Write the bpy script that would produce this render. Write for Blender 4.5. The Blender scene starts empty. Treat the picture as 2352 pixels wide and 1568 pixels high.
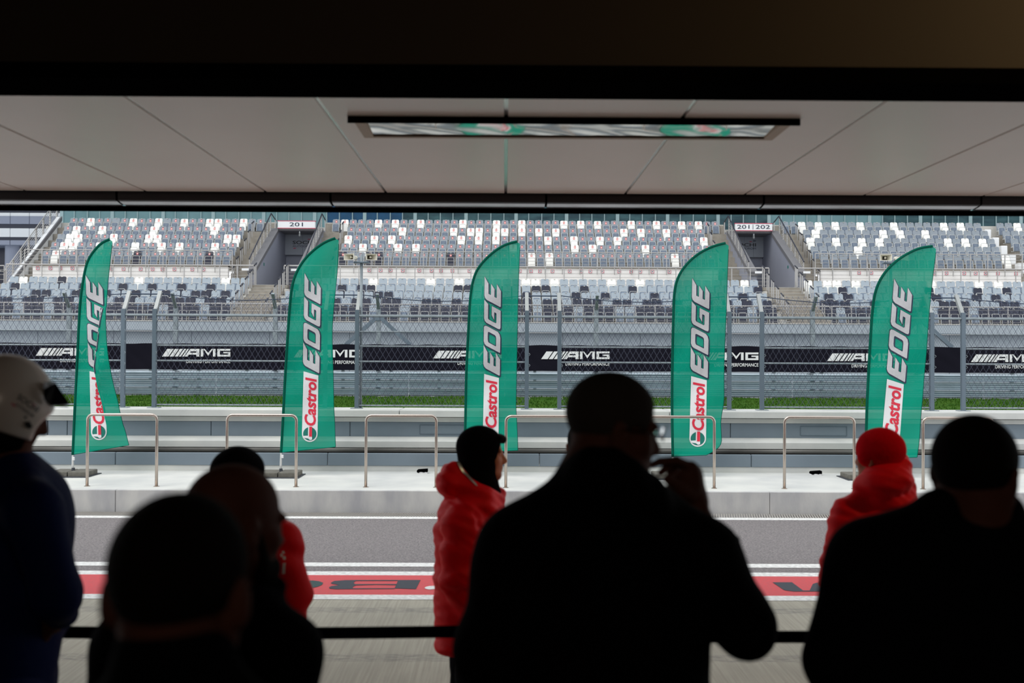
import bpy, math, random
import numpy as np
from mathutils import Vector, Matrix
from mathutils.bvhtree import BVHTree
random.seed(7)
SC = bpy.context.scene
COL = SC.collection
# ------------------------------------------------------------------ camera, world, sun, exposure
FPX, CAMH = 2286.67, 2.0
psi, the, rho = math.atan(16 / FPX), math.atan(29 / FPX), 0.0045
FWD = Vector((math.sin(psi) * math.cos(the), math.cos(psi) * math.cos(the), math.sin(the)))
R0 = Vector((math.cos(psi), -math.sin(psi), 0))
U0 = R0.cross(FWD)
RGT = R0 * math.cos(rho) + U0 * math.sin(rho)
UPV = U0 * math.cos(rho) - R0 * math.sin(rho)
cd = bpy.data.cameras.new('camera')
cam = bpy.data.objects.new('camera', cd)
COL.objects.link(cam)
cd.sensor_width, cd.lens = 36.0, 35.0
cd.clip_start, cd.clip_end = 0.05, 500
M = Matrix((RGT, UPV, -FWD)).transposed().to_4x4()
M.translation = (0, 0, CAMH)
cam.matrix_world = M
cd.dof.use_dof = True
cd.dof.focus_distance = 19.0
cd.dof.aperture_fstop = 2.5
cd.dof.aperture_blades = 0
SC.camera = cam
wd = bpy.data.worlds.new('overcast_sky')
SC.world = wd
wd.use_nodes = True
bg = wd.node_tree.nodes['Background']
bg.inputs[0].default_value = (0.93, 0.965, 1.0, 1)
bg.inputs[1].default_value = 1.32
sd = bpy.data.lights.new('sun', 'SUN')
sd.energy, sd.angle, sd.color = 1.35, math.radians(35), (1.0, 0.96, 0.90)
so = bpy.data.objects.new('sun', sd)
COL.objects.link(so)
so.rotation_euler = Vector((0.38, 0.42, -0.82)).to_track_quat('-Z', 'Y').to_euler()
vs = SC.view_settings
vs.view_transform, vs.look, vs.exposure, vs.gamma, vs.use_curve_mapping = 'Standard', 'None', 0.0, 1.0, False
SC.cycles.max_bounces = 8
SC.cycles.transparent_max_bounces = 12
try:
    SC.cycles.use_denoising = True
except Exception:
    pass
# ------------------------------------------------------------------ helpers
def P(px, py, Y):
    d = FWD + RGT * ((px - 1176) / FPX) + UPV * (-(py - 784) / FPX)
    return Vector((0, 0, CAMH)) + d * (Y / d.y)
def ZY(y0, Y): return P(1160, y0, Y).z
def XX(px, Y): return P(px, 813, Y).x
def lin(c):
    r = []
    for v in c:
        v = v / 255.0
        r.append(v / 12.92 if v <= 0.04045 else ((v + 0.055) / 1.055) ** 2.4)
    return (r[0], r[1], r[2], 1)
def mat(name, rgb, rough=0.6, metal=0.0, spec=0.5, var=0.0, vscale=8.0, bump=0.0, bscale=60.0, vcol=None, detail=4, sheen=0.0, transp=0.0, stretch=None):
    m = bpy.data.materials.new(name)
    m.use_nodes = True
    nt = m.node_tree
    b = nt.nodes['Principled BSDF']
    c = lin(rgb)
    b.inputs['Base Color'].default_value = c
    b.inputs['Roughness'].default_value = rough
    b.inputs['Metallic'].default_value = metal
    b.inputs['Specular IOR Level'].default_value = spec
    if sheen: b.inputs['Sheen Weight'].default_value = sheen
    L = nt.links.new
    if var or bump:
        tc = nt.nodes.new('ShaderNodeNewGeometry')
        vec = tc.outputs['Position']
        if stretch:
            mp = nt.nodes.new('ShaderNodeMapping')
            mp.inputs['Scale'].default_value = stretch
            L(vec, mp.inputs['Vector'])
            vec = mp.outputs[0]
    if var:
        n = nt.nodes.new('ShaderNodeTexNoise')
        n.inputs['Scale'].default_value = vscale
        n.inputs['Detail'].default_value = detail
        L(vec, n.inputs['Vector'])
        mr = nt.nodes.new('ShaderNodeMapRange')
        mr.inputs[1].default_value, mr.inputs[2].default_value = 0.3, 0.7
        L(n.outputs[0], mr.inputs[0])
        mx = nt.nodes.new('ShaderNodeMix')
        mx.data_type = 'RGBA'
        k = 1 - var
        c2 = lin(vcol) if vcol else (c[0] * k, c[1] * k, c[2] * k, 1)
        mx.inputs[6].default_value, mx.inputs[7].default_value = c, c2
        L(mr.outputs[0], mx.inputs[0])
        L(mx.outputs[2], b.inputs['Base Color'])
    if bump:
        n2 = nt.nodes.new('ShaderNodeTexNoise')
        n2.inputs['Scale'].default_value = bscale
        n2.inputs['Detail'].default_value = 3
        L(vec, n2.inputs['Vector'])
        bp = nt.nodes.new('ShaderNodeBump')
        bp.inputs['Strength'].default_value = bump
        bp.inputs['Distance'].default_value = 0.02
        L(n2.outputs[0], bp.inputs['Height'])
        L(bp.outputs[0], b.inputs['Normal'])
    if transp:
        t = nt.nodes.new('ShaderNodeBsdfTransparent')
        ms = nt.nodes.new('ShaderNodeMixShader')
        ms.inputs[0].default_value = transp
        out = nt.nodes['Material Output']
        L(b.outputs[0], ms.inputs[1])
        L(t.outputs[0], ms.inputs[2])
        L(ms.outputs[0], out.inputs[0])
    return m
class MB:
    def __init__(s): s.v, s.f, s.m = [], [], []
    def add(s, vs, fs, mi=0):
        o = len(s.v)
        s.v += [tuple(p) for p in vs]
        s.f += [tuple(i + o for i in f) for f in fs]
        s.m += [mi] * len(fs)
        return s
    def box(s, x0, x1, y0, y1, z0, z1, mi=0):
        return s.add([(x0, y0, z0), (x1, y0, z0), (x1, y1, z0), (x0, y1, z0), (x0, y0, z1), (x1, y0, z1), (x1, y1, z1), (x0, y1, z1)],
                     [(0, 3, 2, 1), (4, 5, 6, 7), (0, 1, 5, 4), (1, 2, 6, 5), (2, 3, 7, 6), (3, 0, 4, 7)], mi)
    def bbox(s, x0, x1, y0, y1, z0, z1, b=0.01, mi=0):
        # box with chamfered vertical and top edges
        pl = [(x0 + b, y0), (x1 - b, y0), (x1, y0 + b), (x1, y1 - b), (x1 - b, y1), (x0 + b, y1), (x0, y1 - b), (x0, y0 + b)]
        cx, cy = (x0 + x1) / 2, (y0 + y1) / 2
        pi = [(x + (b if x < cx else -b) * 0.7, y + (b if y < cy else -b) * 0.7) for x, y in pl]
        vs = [(x, y, z0) for x, y in pl] + [(x, y, z1 - b) for x, y in pl] + [(x, y, z1) for x, y in pi]
        fs = [tuple(range(7, -1, -1)), tuple(range(16, 24))]
        for r in (0, 8):
            for i in range(8): fs.append((r + i, r + (i + 1) % 8, r + 8 + (i + 1) % 8, r + 8 + i))
        return s.add(vs, fs, mi)
    def tube(s, pts, r, n=6, mi=0, cap=True, closed=False):
        pts = [Vector(p) for p in pts]
        rr = r if isinstance(r, (list, tuple)) else [r] * len(pts)
        vs, fs = [], []
        N = len(pts)
        prev = None
        for i, p in enumerate(pts):
            if closed: t = pts[(i + 1) % N] - pts[i - 1]
            else: t = (pts[min(i + 1, N - 1)] - pts[max(i - 1, 0)])
            t.normalize()
            if prev is None:
                a = t.orthogonal().normalized() if abs(t.z) > 0.9 or abs(t.z) < 1e-6 else t.cross(Vector((0, 0, 1))).normalized()
            else:
                a = (prev - t * prev.dot(t)).normalized()
            prev = a
            b = t.cross(a)
            for j in range(n):
                q = 2 * math.pi * (j + 0.5) / n
                vs.append(p + a * (math.cos(q) * rr[i]) + b * (math.sin(q) * rr[i]))
        for i in range(N if closed else N - 1):
            for j in range(n):
                i2 = (i + 1) % N
                fs.append((i * n + j, i * n + (j + 1) % n, i2 * n + (j + 1) % n, i2 * n + j))
        if cap and not closed:
            fs.append(tuple(range(n - 1, -1, -1)))
            fs.append(tuple((N - 1) * n + j for j in range(n)))
        return s.add(vs, fs, mi)
    def bar(s, a, b, w, h, mi=0, up=(0, 0, 1)):
        a, b = Vector(a), Vector(b)
        t = (b - a).normalized()
        sx = t.cross(Vector(up))
        if sx.length < 1e-4: sx = Vector((1, 0, 0))
        sx = sx.normalized() * (w / 2)
        sz = sx.cross(t).normalized() * (h / 2)
        vs = [a - sx - sz, a + sx - sz, a + sx + sz, a - sx + sz, b - sx - sz, b + sx - sz, b + sx + sz, b - sx + sz]
        return s.add(vs, [(0, 1, 2, 3), (7, 6, 5, 4), (0, 4, 5, 1), (1, 5, 6, 2), (2, 6, 7, 3), (3, 7, 4, 0)], mi)
    def extr(s, poly, fn, d0, d1, mi=0):
        # poly: 2d loop, fn(a, b, d) -> 3d point; closed prism between depth d0 and d1
        n = len(poly)
        vs = [fn(a, b, d0) for a, b in poly] + [fn(a, b, d1) for a, b in poly]
        fs = [tuple(range(n)), tuple(range(2 * n - 1, n - 1, -1))]
        for i in range(n): fs.append((i, i + n, (i + 1) % n + n, (i + 1) % n))
        return s.add(vs, fs, mi)
    def sheet(s, rows, mi=0):
        nu, nv = len(rows[0]), len(rows)
        vs = [p for r in rows for p in r]
        fs = [(j * nu + i, j * nu + i + 1, (j + 1) * nu + i + 1, (j + 1) * nu + i) for j in range(nv - 1) for i in range(nu - 1)]
        return s.add(vs, fs, mi)
    def lathe(s, c, prof, n=16, mi=0, axis='z'):
        vs, fs = [], []
        for r, h in prof:
            for j in range(n):
                q = 2 * math.pi * j / n
                a, b = r * math.cos(q), r * math.sin(q)
                vs.append((c[0] + a, c[1] + b, c[2] + h) if axis == 'z' else (c[0] + a, c[1] + h, c[2] + b))
        for i in range(len(prof) - 1):
            for j in range(n): fs.append((i * n + j, i * n + (j + 1) % n, (i + 1) * n + (j + 1) % n, (i + 1) * n + j))
        fs.append(tuple(range(n - 1, -1, -1)))
        fs.append(tuple((len(prof) - 1) * n + j for j in range(n)))
        return s.add(vs, fs, mi)
    def build(s, name, mats, parent=None, smooth=False, solid=None):
        if not isinstance(mats, (list, tuple)): mats = [mats]
        V = np.array(s.v, dtype=float)
        if parent is None:
            org = np.array([(V[:, 0].min() + V[:, 0].max()) / 2, (V[:, 1].min() + V[:, 1].max()) / 2, V[:, 2].min()])
        else:
            org = np.array(parent['org'][:])
        me = bpy.data.meshes.new(name)
        me.from_pydata([tuple(p) for p in (V - org)], [], s.f)
        for m in mats: me.materials.append(m)
        if len(mats) > 1:
            me.polygons.foreach_set('material_index', s.m)
        if smooth: me.polygons.foreach_set('use_smooth', [True] * len(me.polygons))
        me.update()
        o = bpy.data.objects.new(name, me)
        COL.objects.link(o)
        o['org'] = tuple(org)
        if parent is None: o.location = org
        else: o.parent = parent
        return o
def tag(o, label=None, cat=None, group=None, kind=None):
    if label: o['label'] = label
    if cat: o['category'] = cat
    if group: o['group'] = group
    if kind: o['kind'] = kind
    return o
def empty(name, loc, label=None, cat=None, group=None, kind=None):
    o = bpy.data.objects.new(name, None)
    COL.objects.link(o)
    o.location = loc
    o.empty_display_size = 0.1
    o['org'] = tuple(loc)
    return tag(o, label, cat, group, kind)
def dup(root, delta, label=None, group=None):
    r = root.copy()
    COL.objects.link(r)
    r.location = root.location + Vector(delta)
    if label: r['label'] = label
    if group: r['group'] = group
    for ch in root.children:
        c = ch.copy(); COL.objects.link(c); c.parent = r
        for g in ch.children:
            d = g.copy(); COL.objects.link(d); d.parent = c
    return r
def text2d(txt, box, shear=0.0, bold=0.0, maxe=None):
    """flat lettering: vertices in 2d filling box=(x0,x1,y0,y1), plus faces"""
    cu = bpy.data.curves.new('t', 'FONT')
    cu.body, cu.shear, cu.offset = txt, shear, bold
    cu.resolution_u = 3
    ob = bpy.data.objects.new('t', cu)
    COL.objects.link(ob)
    dg = bpy.context.evaluated_depsgraph_get()
    me = bpy.data.meshes.new_from_object(ob.evaluated_get(dg))
    bpy.data.objects.remove(ob); bpy.data.curves.remove(cu)
    V = [(v.co.x, v.co.y) for v in me.vertices]
    F = [tuple(p.vertices) for p in me.polygons]
    bpy.data.meshes.remove(me)
    xs, ys = [v[0] for v in V], [v[1] for v in V]
    ax, bx, ay, by = min(xs), max(xs), min(ys), max(ys)
    V = [(box[0] + (x - ax) / (bx - ax) * (box[1] - box[0]), box[2] + (y - ay) / (by - ay) * (box[3] - box[2])) for x, y in V]
    return V, F
def polytri(poly):
    from mathutils.geometry import tessellate_polygon
    return list(poly), [tuple(t) for t in tessellate_polygon([[Vector((a, b, 0)) for a, b in poly]])]
def refine(V, F, maxe):
    """split triangles until no edge is longer than maxe"""
    V = [tuple(v) for v in V]
    T = []
    for f in F:
        for i in range(1, len(f) - 1): T.append((f[0], f[i], f[i + 1]))
    for _ in range(9):
        new, cache, done = [], {}, True
        def mid(a, b):
            k = (min(a, b), max(a, b))
            if k not in cache:
                cache[k] = len(V)
                V.append(tuple((p + q) / 2 for p, q in zip(V[a], V[b])))
            return cache[k]
        for t in T:
            e = [math.dist(V[t[i]], V[t[(i + 1) % 3]]) for i in range(3)]
            k = e.index(max(e))
            if e[k] > maxe:
                done = False
                a, b, c = t[k], t[(k + 1) % 3], t[(k + 2) % 3]
                m = mid(a, b)
                new += [(a, m, c), (m, b, c)]
            else: new.append(t)
        T = new
        if done: break
    return V, T
ORD = ['first', 'second', 'third', 'fourth', 'fifth', 'sixth', 'seventh', 'eighth', 'ninth', 'tenth', 'eleventh', 'twelfth', 'thirteenth', 'fourteenth', 'fifteenth', 'sixteenth', 'seventeenth', 'eighteenth', 'nineteenth', 'twentieth', 'twenty-first', 'twenty-second', 'twenty-third', 'twenty-fourth', 'twenty-fifth', 'twenty-sixth', 'twenty-seventh', 'twenty-eighth', 'twenty-ninth', 'thirtieth']
# ------------------------------------------------------------------ materials
MT = {}
def mk(k, *a, **kw): MT[k] = mat(k, *a, **kw)
mk('garage_dark', (30, 26, 24), 0.8, var=0.2)
mk('lintel_face', (58, 45, 35), 0.75, var=0.1, vscale=2)
mk('black_steel', (6, 6, 7), 0.8, spec=0.0)
mk('canopy_panel', (236, 227, 220), 0.30, spec=0.55, var=0.05, vscale=1.5, bump=0.02, bscale=1.2)
mk('joint_strip', (205, 206, 203), 0.2, metal=0.7)
mk('beam_dark', (38, 34, 38), 0.5)
mk('gutter_gloss', (150, 150, 156), 0.18, metal=0.85)
mk('lamp_frame', (176, 158, 136), 0.5)
mk('reflector', (225, 222, 218), 0.07, metal=1.0)
mk('white_concrete', (214, 214, 209), 0.8, var=0.09, vscale=1.3, bump=0.05, bscale=30, vcol=(186, 188, 187))
mk('grey_concrete', (200, 199, 196), 0.85, var=0.25, vscale=3.5, bump=0.15, bscale=40, vcol=(166, 166, 170), stretch=(1, 1, 0.4))
mk('stained_concrete', (120, 118, 114), 0.85, var=0.7, vscale=2.0, stretch=(0.5, 1, 3))
mk('panel_bluegrey', (116, 129, 140), 0.6, var=0.08, vscale=3)
mk('dark_gap', (40, 40, 42), 0.9)
mk('steel', (190, 178, 168), 0.25, metal=0.95)
mk('galv', (142, 152, 158), 0.5, metal=0.45, var=0.2, vscale=12)
mk('galv_light', (164, 168, 168), 0.5, metal=0.3, var=0.1, vscale=12)
mk('galv_blue', (104, 118, 130), 0.5, metal=0.4)
mk('wire', (82, 86, 104), 0.6, metal=0.2)
mk('armco', (176, 190, 198), 0.28, metal=0.85, var=0.12, vscale=2)
mk('grass', (38, 74, 16), 0.95, spec=0.1, var=0.45, vscale=3, vcol=(62, 92, 28), bump=0.6, bscale=30)
mk('kerb_green', (70, 120, 70), 0.8, var=0.2)
mk('kerb_red', (170, 50, 48), 0.8, var=0.2)
mk('banner', (22, 21, 32), 0.7, spec=0.08, bump=0.15, bscale=2.5)
mk('print_white', (228, 228, 230), 0.6)
mk('stand_wall', (172, 182, 190), 0.7, var=0.06, vscale=2)
mk('step_concrete', (158, 152, 142), 0.85, var=0.22, vscale=4)
mk('step_light', (200, 198, 192), 0.8, var=0.1)
mk('white_wall', (240, 238, 236), 0.6, var=0.03)
mk('vom_wall', (150, 154, 168), 0.7, var=0.05, vscale=1)
mk('vom_panel', (156, 162, 172), 0.6)
mk('coping_grey', (112, 112, 116), 0.6)
mk('rail_steel', (176, 174, 172), 0.35, metal=0.6)
mk('rail_dark', (48, 50, 62), 0.4)
mk('seat_grey', (136, 145, 154), 0.5)
mk('seat_light', (160, 172, 182), 0.5)
mk('seat_white', (244, 244, 240), 0.5)
mk('seat_navy', (26, 32, 54), 0.45)
mk('seat_pan_grey', (108, 121, 138), 0.5)
mk('seat_pan_light', (120, 135, 154), 0.5)
mk('seat_frame', (205, 208, 208), 0.4)
mk('seat_emboss', (86, 98, 118), 0.6)
mk('sticker_red', (216, 74, 82), 0.6)
mk('sticker_white', (236, 232, 222), 0.6)
mk('sign_red', (196, 60, 90), 0.6)
mk('sign_navy', (28, 40, 66), 0.6)
mk('glass_teal', (112, 150, 156), 0.3, spec=0.3, var=0.15, vscale=1.5)
mk('glass_blue', (4, 76, 116), 0.25, spec=0.3, var=0.3, vscale=2.5)
mk('glass_dark', (18, 54, 66), 0.25, spec=0.3, var=0.8, vscale=1.4, vcol=(58, 98, 104), stretch=(0.5, 1, 2.0))
mk('mullion', (150, 176, 180), 0.4)
mk('bld_white', (236, 238, 240), 0.6)
mk('bld_grey', (148, 154, 172), 0.6)
mk('bld_navy', (30, 36, 58), 0.3)
mk('flag_green', (0, 150, 124), 0.8, spec=0.1, transp=0.09)
mk('flag_hem', (0, 84, 68), 0.85, spec=0.1)
mk('flag_pole', (206, 208, 206), 0.3)
mk('print_silver', (196, 197, 200), 0.5, var=0.12, vscale=20)
mk('print_navy', (28, 48, 74), 0.6)
mk('print_red', (216, 40, 66), 0.6)
mk('print_teal', (0, 112, 100), 0.6)
mk('speaker_cream', (226, 222, 208), 0.5)
mk('speaker_dark', (60, 54, 46), 0.6)
mk('paver', (112, 110, 102), 0.9, var=0.3, vscale=14, bump=0.3)
mk('plate_dark', (70, 74, 80), 0.5, metal=0.4)
mk('asphalt', (88, 84, 86), 0.85, var=0.75, vscale=55, vcol=(136, 130, 130), bump=0.3, bscale=70, detail=2)
mk('track_asphalt', (62, 62, 66), 0.9, var=0.3, vscale=40)
mk('paint_white', (236, 236, 234), 0.7, var=0.12, vscale=25, vcol=(190, 190, 188))
mk('paint_red', (206, 62, 68), 0.7, var=0.16, vscale=30, vcol=(186, 70, 76))
mk('paint_dark', (44, 48, 60), 0.7, var=0.2, vscale=30)
mk('paint_darkgreen', (26, 62, 62), 0.7, var=0.2, vscale=30)
mk('grate', (170, 166, 160), 0.5, metal=0.3)
mk('belt', (14, 15, 34), 0.7, spec=0.02)
mk('skin', (176, 116, 90), 0.6, spec=0.2, var=0.12, vscale=30)
mk('skin_shaded', (92, 54, 42), 0.7, spec=0.15, var=0.12, vscale=30)  # skin with the garage shade put into its colour, for figures indoors
mk('hair_dark', (22, 18, 16), 0.7, spec=0.02, bump=0.4, bscale=300)
mk('hair_grey', (60, 54, 50), 0.7, spec=0.02, bump=0.4, bscale=300)
mk('jacket_black', (9, 9, 11), 0.85, spec=0.02, bump=0.15, bscale=40)
mk('jacket_dark', (13, 13, 18), 0.8, spec=0.02, bump=0.15, bscale=40)
mk('suit_navy', (6, 22, 66), 0.7, spec=0.08, bump=0.2, bscale=25)
mk('jacket_red', (232, 2, 20), 0.6, spec=0.15, bump=0.3, bscale=14)
mk('knit_red', (205, 4, 22), 0.9, spec=0.05, bump=0.3, bscale=90)
mk('knit_black', (10, 10, 13), 0.85, spec=0.02, bump=0.25, bscale=90)
mk('trousers', (18, 18, 22), 0.8, spec=0.02)
mk('shoe', (15, 15, 16), 0.5)
mk('eye', (120, 108, 100), 0.4)
mk('helmet_white', (226, 218, 208), 0.25)
mk('visor_black', (12, 12, 16), 0.25)
mk('print_black', (22, 20, 24), 0.6)
mk('zip_silver', (200, 204, 210), 0.3, metal=0.6)
# concrete apron: brushed grooves running away from the garage, rubber strips across
def apron_mat():
    m = mat('apron_concrete', (170, 165, 150), 0.8)
    nt = m.node_tree; N = nt.nodes; L = nt.links.new
    b = N['Principled BSDF']
    g = N.new('ShaderNodeNewGeometry')
    sep = N.new('ShaderNodeSeparateXYZ'); L(g.outputs['Position'], sep.inputs[0])
    mp = N.new('ShaderNodeMapping'); mp.inputs['Scale'].default_value = (60, 1.5, 1); mp.inputs['Rotation'].default_value = (0, 0, 0.12)
    L(g.outputs['Position'], mp.inputs[0])
    n1 = N.new('ShaderNodeTexNoise'); n1.inputs['Scale'].default_value = 1.0; n1.inputs['Detail'].default_value = 3; L(mp.outputs[0], n1.inputs['Vector'])
    n2 = N.new('ShaderNodeTexNoise'); n2.inputs['Scale'].default_value = 1.6; n2.inputs['Detail'].default_value = 5; L(g.outputs['Position'], n2.inputs['Vector'])
    mp3 = N.new('ShaderNodeMapping'); mp3.inputs['Scale'].default_value = (9, 60, 1); L(g.outputs['Position'], mp3.inputs[0])
    n3 = N.new('ShaderNodeTexNoise'); n3.inputs['Scale'].default_value = 1.0; L(mp3.outputs[0], n3.inputs['Vector'])
    def band(c, w):
        a = N.new('ShaderNodeMath'); a.operation = 'SUBTRACT'; L(sep.outputs[1], a.inputs[0]); a.inputs[1].default_value = c
        d = N.new('ShaderNodeMath'); d.operation = 'ABSOLUTE'; L(a.outputs[0], d.inputs[0])
        r = N.new('ShaderNodeMapRange'); r.inputs[1].default_value = w; r.inputs[2].default_value = w * 0.75; L(d.outputs[0], r.inputs[0])
        return r.outputs[0]
    ad = N.new('ShaderNodeMath'); ad.operation = 'MAXIMUM'; L(band(7.80, 0.09), ad.inputs[0]); L(band(6.58, 0.09), ad.inputs[1])
    r3 = N.new('ShaderNodeMapRange'); r3.inputs[1].default_value = 0.42; r3.inputs[2].default_value = 0.62; L(n3.outputs[0], r3.inputs[0])
    mu = N.new('ShaderNodeMath'); mu.operation = 'MULTIPLY'; L(ad.outputs[0], mu.inputs[0]); L(r3.outputs[0], mu.inputs[1])
    mu2 = N.new('ShaderNodeMath'); mu2.operation = 'MULTIPLY'; mu2.inputs[1].default_value = 0.5; L(mu.outputs[0], mu2.inputs[0])
    def mix(f, c1, c2):
        x = N.new('ShaderNodeMix'); x.data_type = 'RGBA'
        if hasattr(f, 'links'): L(f, x.inputs[0])
        for s, c in ((6, c1), (7, c2)):
            if hasattr(c, 'links'): L(c, x.inputs[s])
            else: x.inputs[s].default_value = c
        return x.outputs[2]
    r1 = N.new('ShaderNodeMapRange'); r1.inputs[1].default_value = 0.35; r1.inputs[2].default_value = 0.65; L(n1.outputs[0], r1.inputs[0])
    r2 = N.new('ShaderNodeMapRange'); r2.inputs[1].default_value = 0.3; r2.inputs[2].default_value = 0.7; L(n2.outputs[0], r2.inputs[0])
    c = mix(r1.outputs[0], lin((176, 171, 156)), lin((158, 152, 138)))
    m3 = N.new('ShaderNodeMath'); m3.operation = 'MULTIPLY'; m3.inputs[1].default_value = 0.35; L(r2.outputs[0], m3.inputs[0])
    c = mix(m3.outputs[0], c, lin((128, 126, 116)))
    c = mix(mu2.outputs[0], c, lin((84, 84, 88)))
    L(c, b.inputs['Base Color'])
    bp = N.new('ShaderNodeBump'); bp.inputs['Strength'].default_value = 0.15; bp.inputs['Distance'].default_value = 0.01
    L(n1.outputs[0], bp.inputs['Height']); L(bp.outputs[0], b.inputs['Normal'])
    return m
MT['apron'] = apron_mat()
def glass_mat():
    m = mat('lens_glass', (255, 255, 255), 0.02)
    b = m.node_tree.nodes['Principled BSDF']
    b.inputs['Transmission Weight'].default_value = 1.0
    b.inputs['IOR'].default_value = 1.04
    return m
MT['lens'] = glass_mat()
# ------------------------------------------------------------------ garage and canopy
def struct(name, mb, m, parent=None, label=None, smooth=False):
    o = mb.build(name, m, parent, smooth)
    if parent is None: o['kind'] = 'structure'
    if label: o['label'] = label
    return o
FLZ = 0.06
struct('floor', MB().box(-7, 7, -7, 3.3, -0.1, FLZ), MT['garage_dark'])
struct('wall_left', MB().box(-7.2, -7, -7, 4.0, 0, 4.2), MT['garage_dark'])
struct('wall_right', MB().box(7, 7.2, -7, 4.0, 0, 4.2), MT['garage_dark'])
struct('wall_back', MB().box(-7.2, 7.2, -7.2, -7, 0, 4.2), MT['garage_dark'])
struct('ceiling', MB().box(-7.2, 7.2, -7.2, 4.0, 4.2, 4.4), MT['garage_dark'])
LY = 3.95
zb, zt = ZY(227, LY + 0.23), ZY(157, LY)
lint = struct('wall_front', MB().box(-7.2, 7.2, LY + 0.0, LY + 0.22, zt - 0.02, 6.5), MT['lintel_face'], label='dark brown wall above the garage door opening')
MB().box(-7.2, 7.2, LY - 0.05, LY + 0.23, zb, zt).build('door_head', MT['black_steel'], lint)
MB().box(-7.2, -6.6, LY, LY + 0.2, 0, zb).build('door_jamb', MT['black_steel'], lint)
MB().box(6.6, 7.2, LY, LY + 0.2, 0, zb).build('door_jamb', MT['black_steel'], lint)
# canopy: a steel slab above, separate soffit panels below
CZ, CY0, CY1, PW = 3.10, LY + 0.23, 6.80, 0.82
cp = struct('canopy_ceiling', MB().box(-9, 9, CY0 - 0.02, CY1 + 0.35, CZ + 0.05, CZ + 0.45), MT['beam_dark'], label='grey panelled canopy soffit over the pit lane')
FX0, FX1, FY0, FY1 = -0.716, 1.35, 4.62, 5.03
for k in range(-8, 8):
    a, b = k * PW + 0.010, (k + 1) * PW - 0.010
    m = MB()
    cuts = []
    xs = (max(a, FX0 + 0.03), min(b, FX1 - 0.03))
    if xs[0] < xs[1]:
        m.box(a, b, CY0, FY0 + 0.03, CZ, CZ + 0.04); m.box(a, b, FY1 - 0.03, CY1, CZ, CZ + 0.04)
        if a < xs[0]: m.box(a, xs[0], FY0 + 0.03, FY1 - 0.03, CZ, CZ + 0.04)
        if b > xs[1]: m.box(xs[1], b, FY0 + 0.03, FY1 - 0.03, CZ, CZ + 0.04)
    else:
        m.box(a, b, CY0, CY1, CZ, CZ + 0.04)
    m.build('panel', MT['canopy_panel'], cp)
    x = k * PW
    s = MB()
    for (y0, y1) in ([(CY0, FY0 - 0.01), (FY1 + 0.01, CY1)] if FX0 < x < FX1 else [(CY0, CY1)]):
        s.box(x - 0.010, x + 0.010, y0, y1, CZ + 0.006, CZ + 0.03)
    s.build('joint_strip', MT['joint_strip'], cp)
# outer edge beam with gutter, in lengths
gy0, gy1 = 6.82, 7.04
jx = [XX(v, 6.85) for v in (-250, 268, 758, 1253, 1752, 2250, 2750)]
for i in range(len(jx) - 1):
    a, b = jx[i] + 0.008, jx[i + 1] - 0.008
    m = MB().box(a, b, gy0, gy1, ZY(466, 6.85), CZ + 0.05)
    e = m.build('edge_beam', MT['beam_dark'], cp)
    z0, z1 = ZY(479.5, 6.87), ZY(466.5, 6.85)
    rows = []
    for j in range(7):
        t = j / 6
        rows.append([(xx, gy0 + 0.03 + 0.15 * t, z1 - 0.002 - 0.014 * t - 0.003 * math.sin(math.pi * t)) for xx in (a, b)])
    MB().sheet(rows).build('gutter', MT['gutter_gloss'], cp, smooth=True)
MB().box(-9, 9, gy0 + 0.03, gy1 + 0.02, ZY(464, 6.85), CZ + 0.05).build('beam_core', MT['black_steel'], cp)
MB().box(-9, 9, gy0 + 0.18, gy1 + 0.06, ZY(485.5, 7.0), ZY(477.5, 7.0)).build('drip_edge', MT['black_steel'], cp)
# recessed lamp in the soffit
lamp = empty('ceiling_light', ((FX0 + FX1) / 2, (FY0 + FY1) / 2, CZ), 'long rectangular recessed light with mirrored reflector in the canopy soffit', 'ceiling light')
m = MB()
for (x0, x1, y0, y1) in ((FX0, FX1, FY0, FY0 + 0.03), (FX0, FX1, FY1 - 0.03, FY1), (FX0, FX0 + 0.05, FY0 + 0.03, FY1 - 0.03), (FX1 - 0.05, FX1, FY0 + 0.03, FY1 - 0.03)):
    m.box(x0, x1, y0, y1, CZ - 0.010, CZ + 0.02)
m.build('frame', MT['lamp_frame'], lamp)
MB().box(FX0 - 0.02, FX1 + 0.02, FY0 - 0.012, FY0, CZ - 0.030, CZ + 0.01).build('front_lip', MT['black_steel'], lamp)
rows = []
for j in range(9):
    y = FY0 + 0.03 + (FY1 - FY0 - 0.06) * j / 8
    rows.append([(FX0 + 0.05 + (FX1 - FX0 - 0.1) * i / 40, y, CZ + 0.000 - 0.003 * (j / 8) + 0.0035 * math.sin(i * 0.62 + 0.8 * math.sin(j * 0.5)) * math.sin(math.pi * j / 8) + 0.0006 * math.sin(i * 1.7)) for i in range(41)])
MB().sheet(rows).build('reflector', MT['reflector'], lamp, smooth=True)
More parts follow.
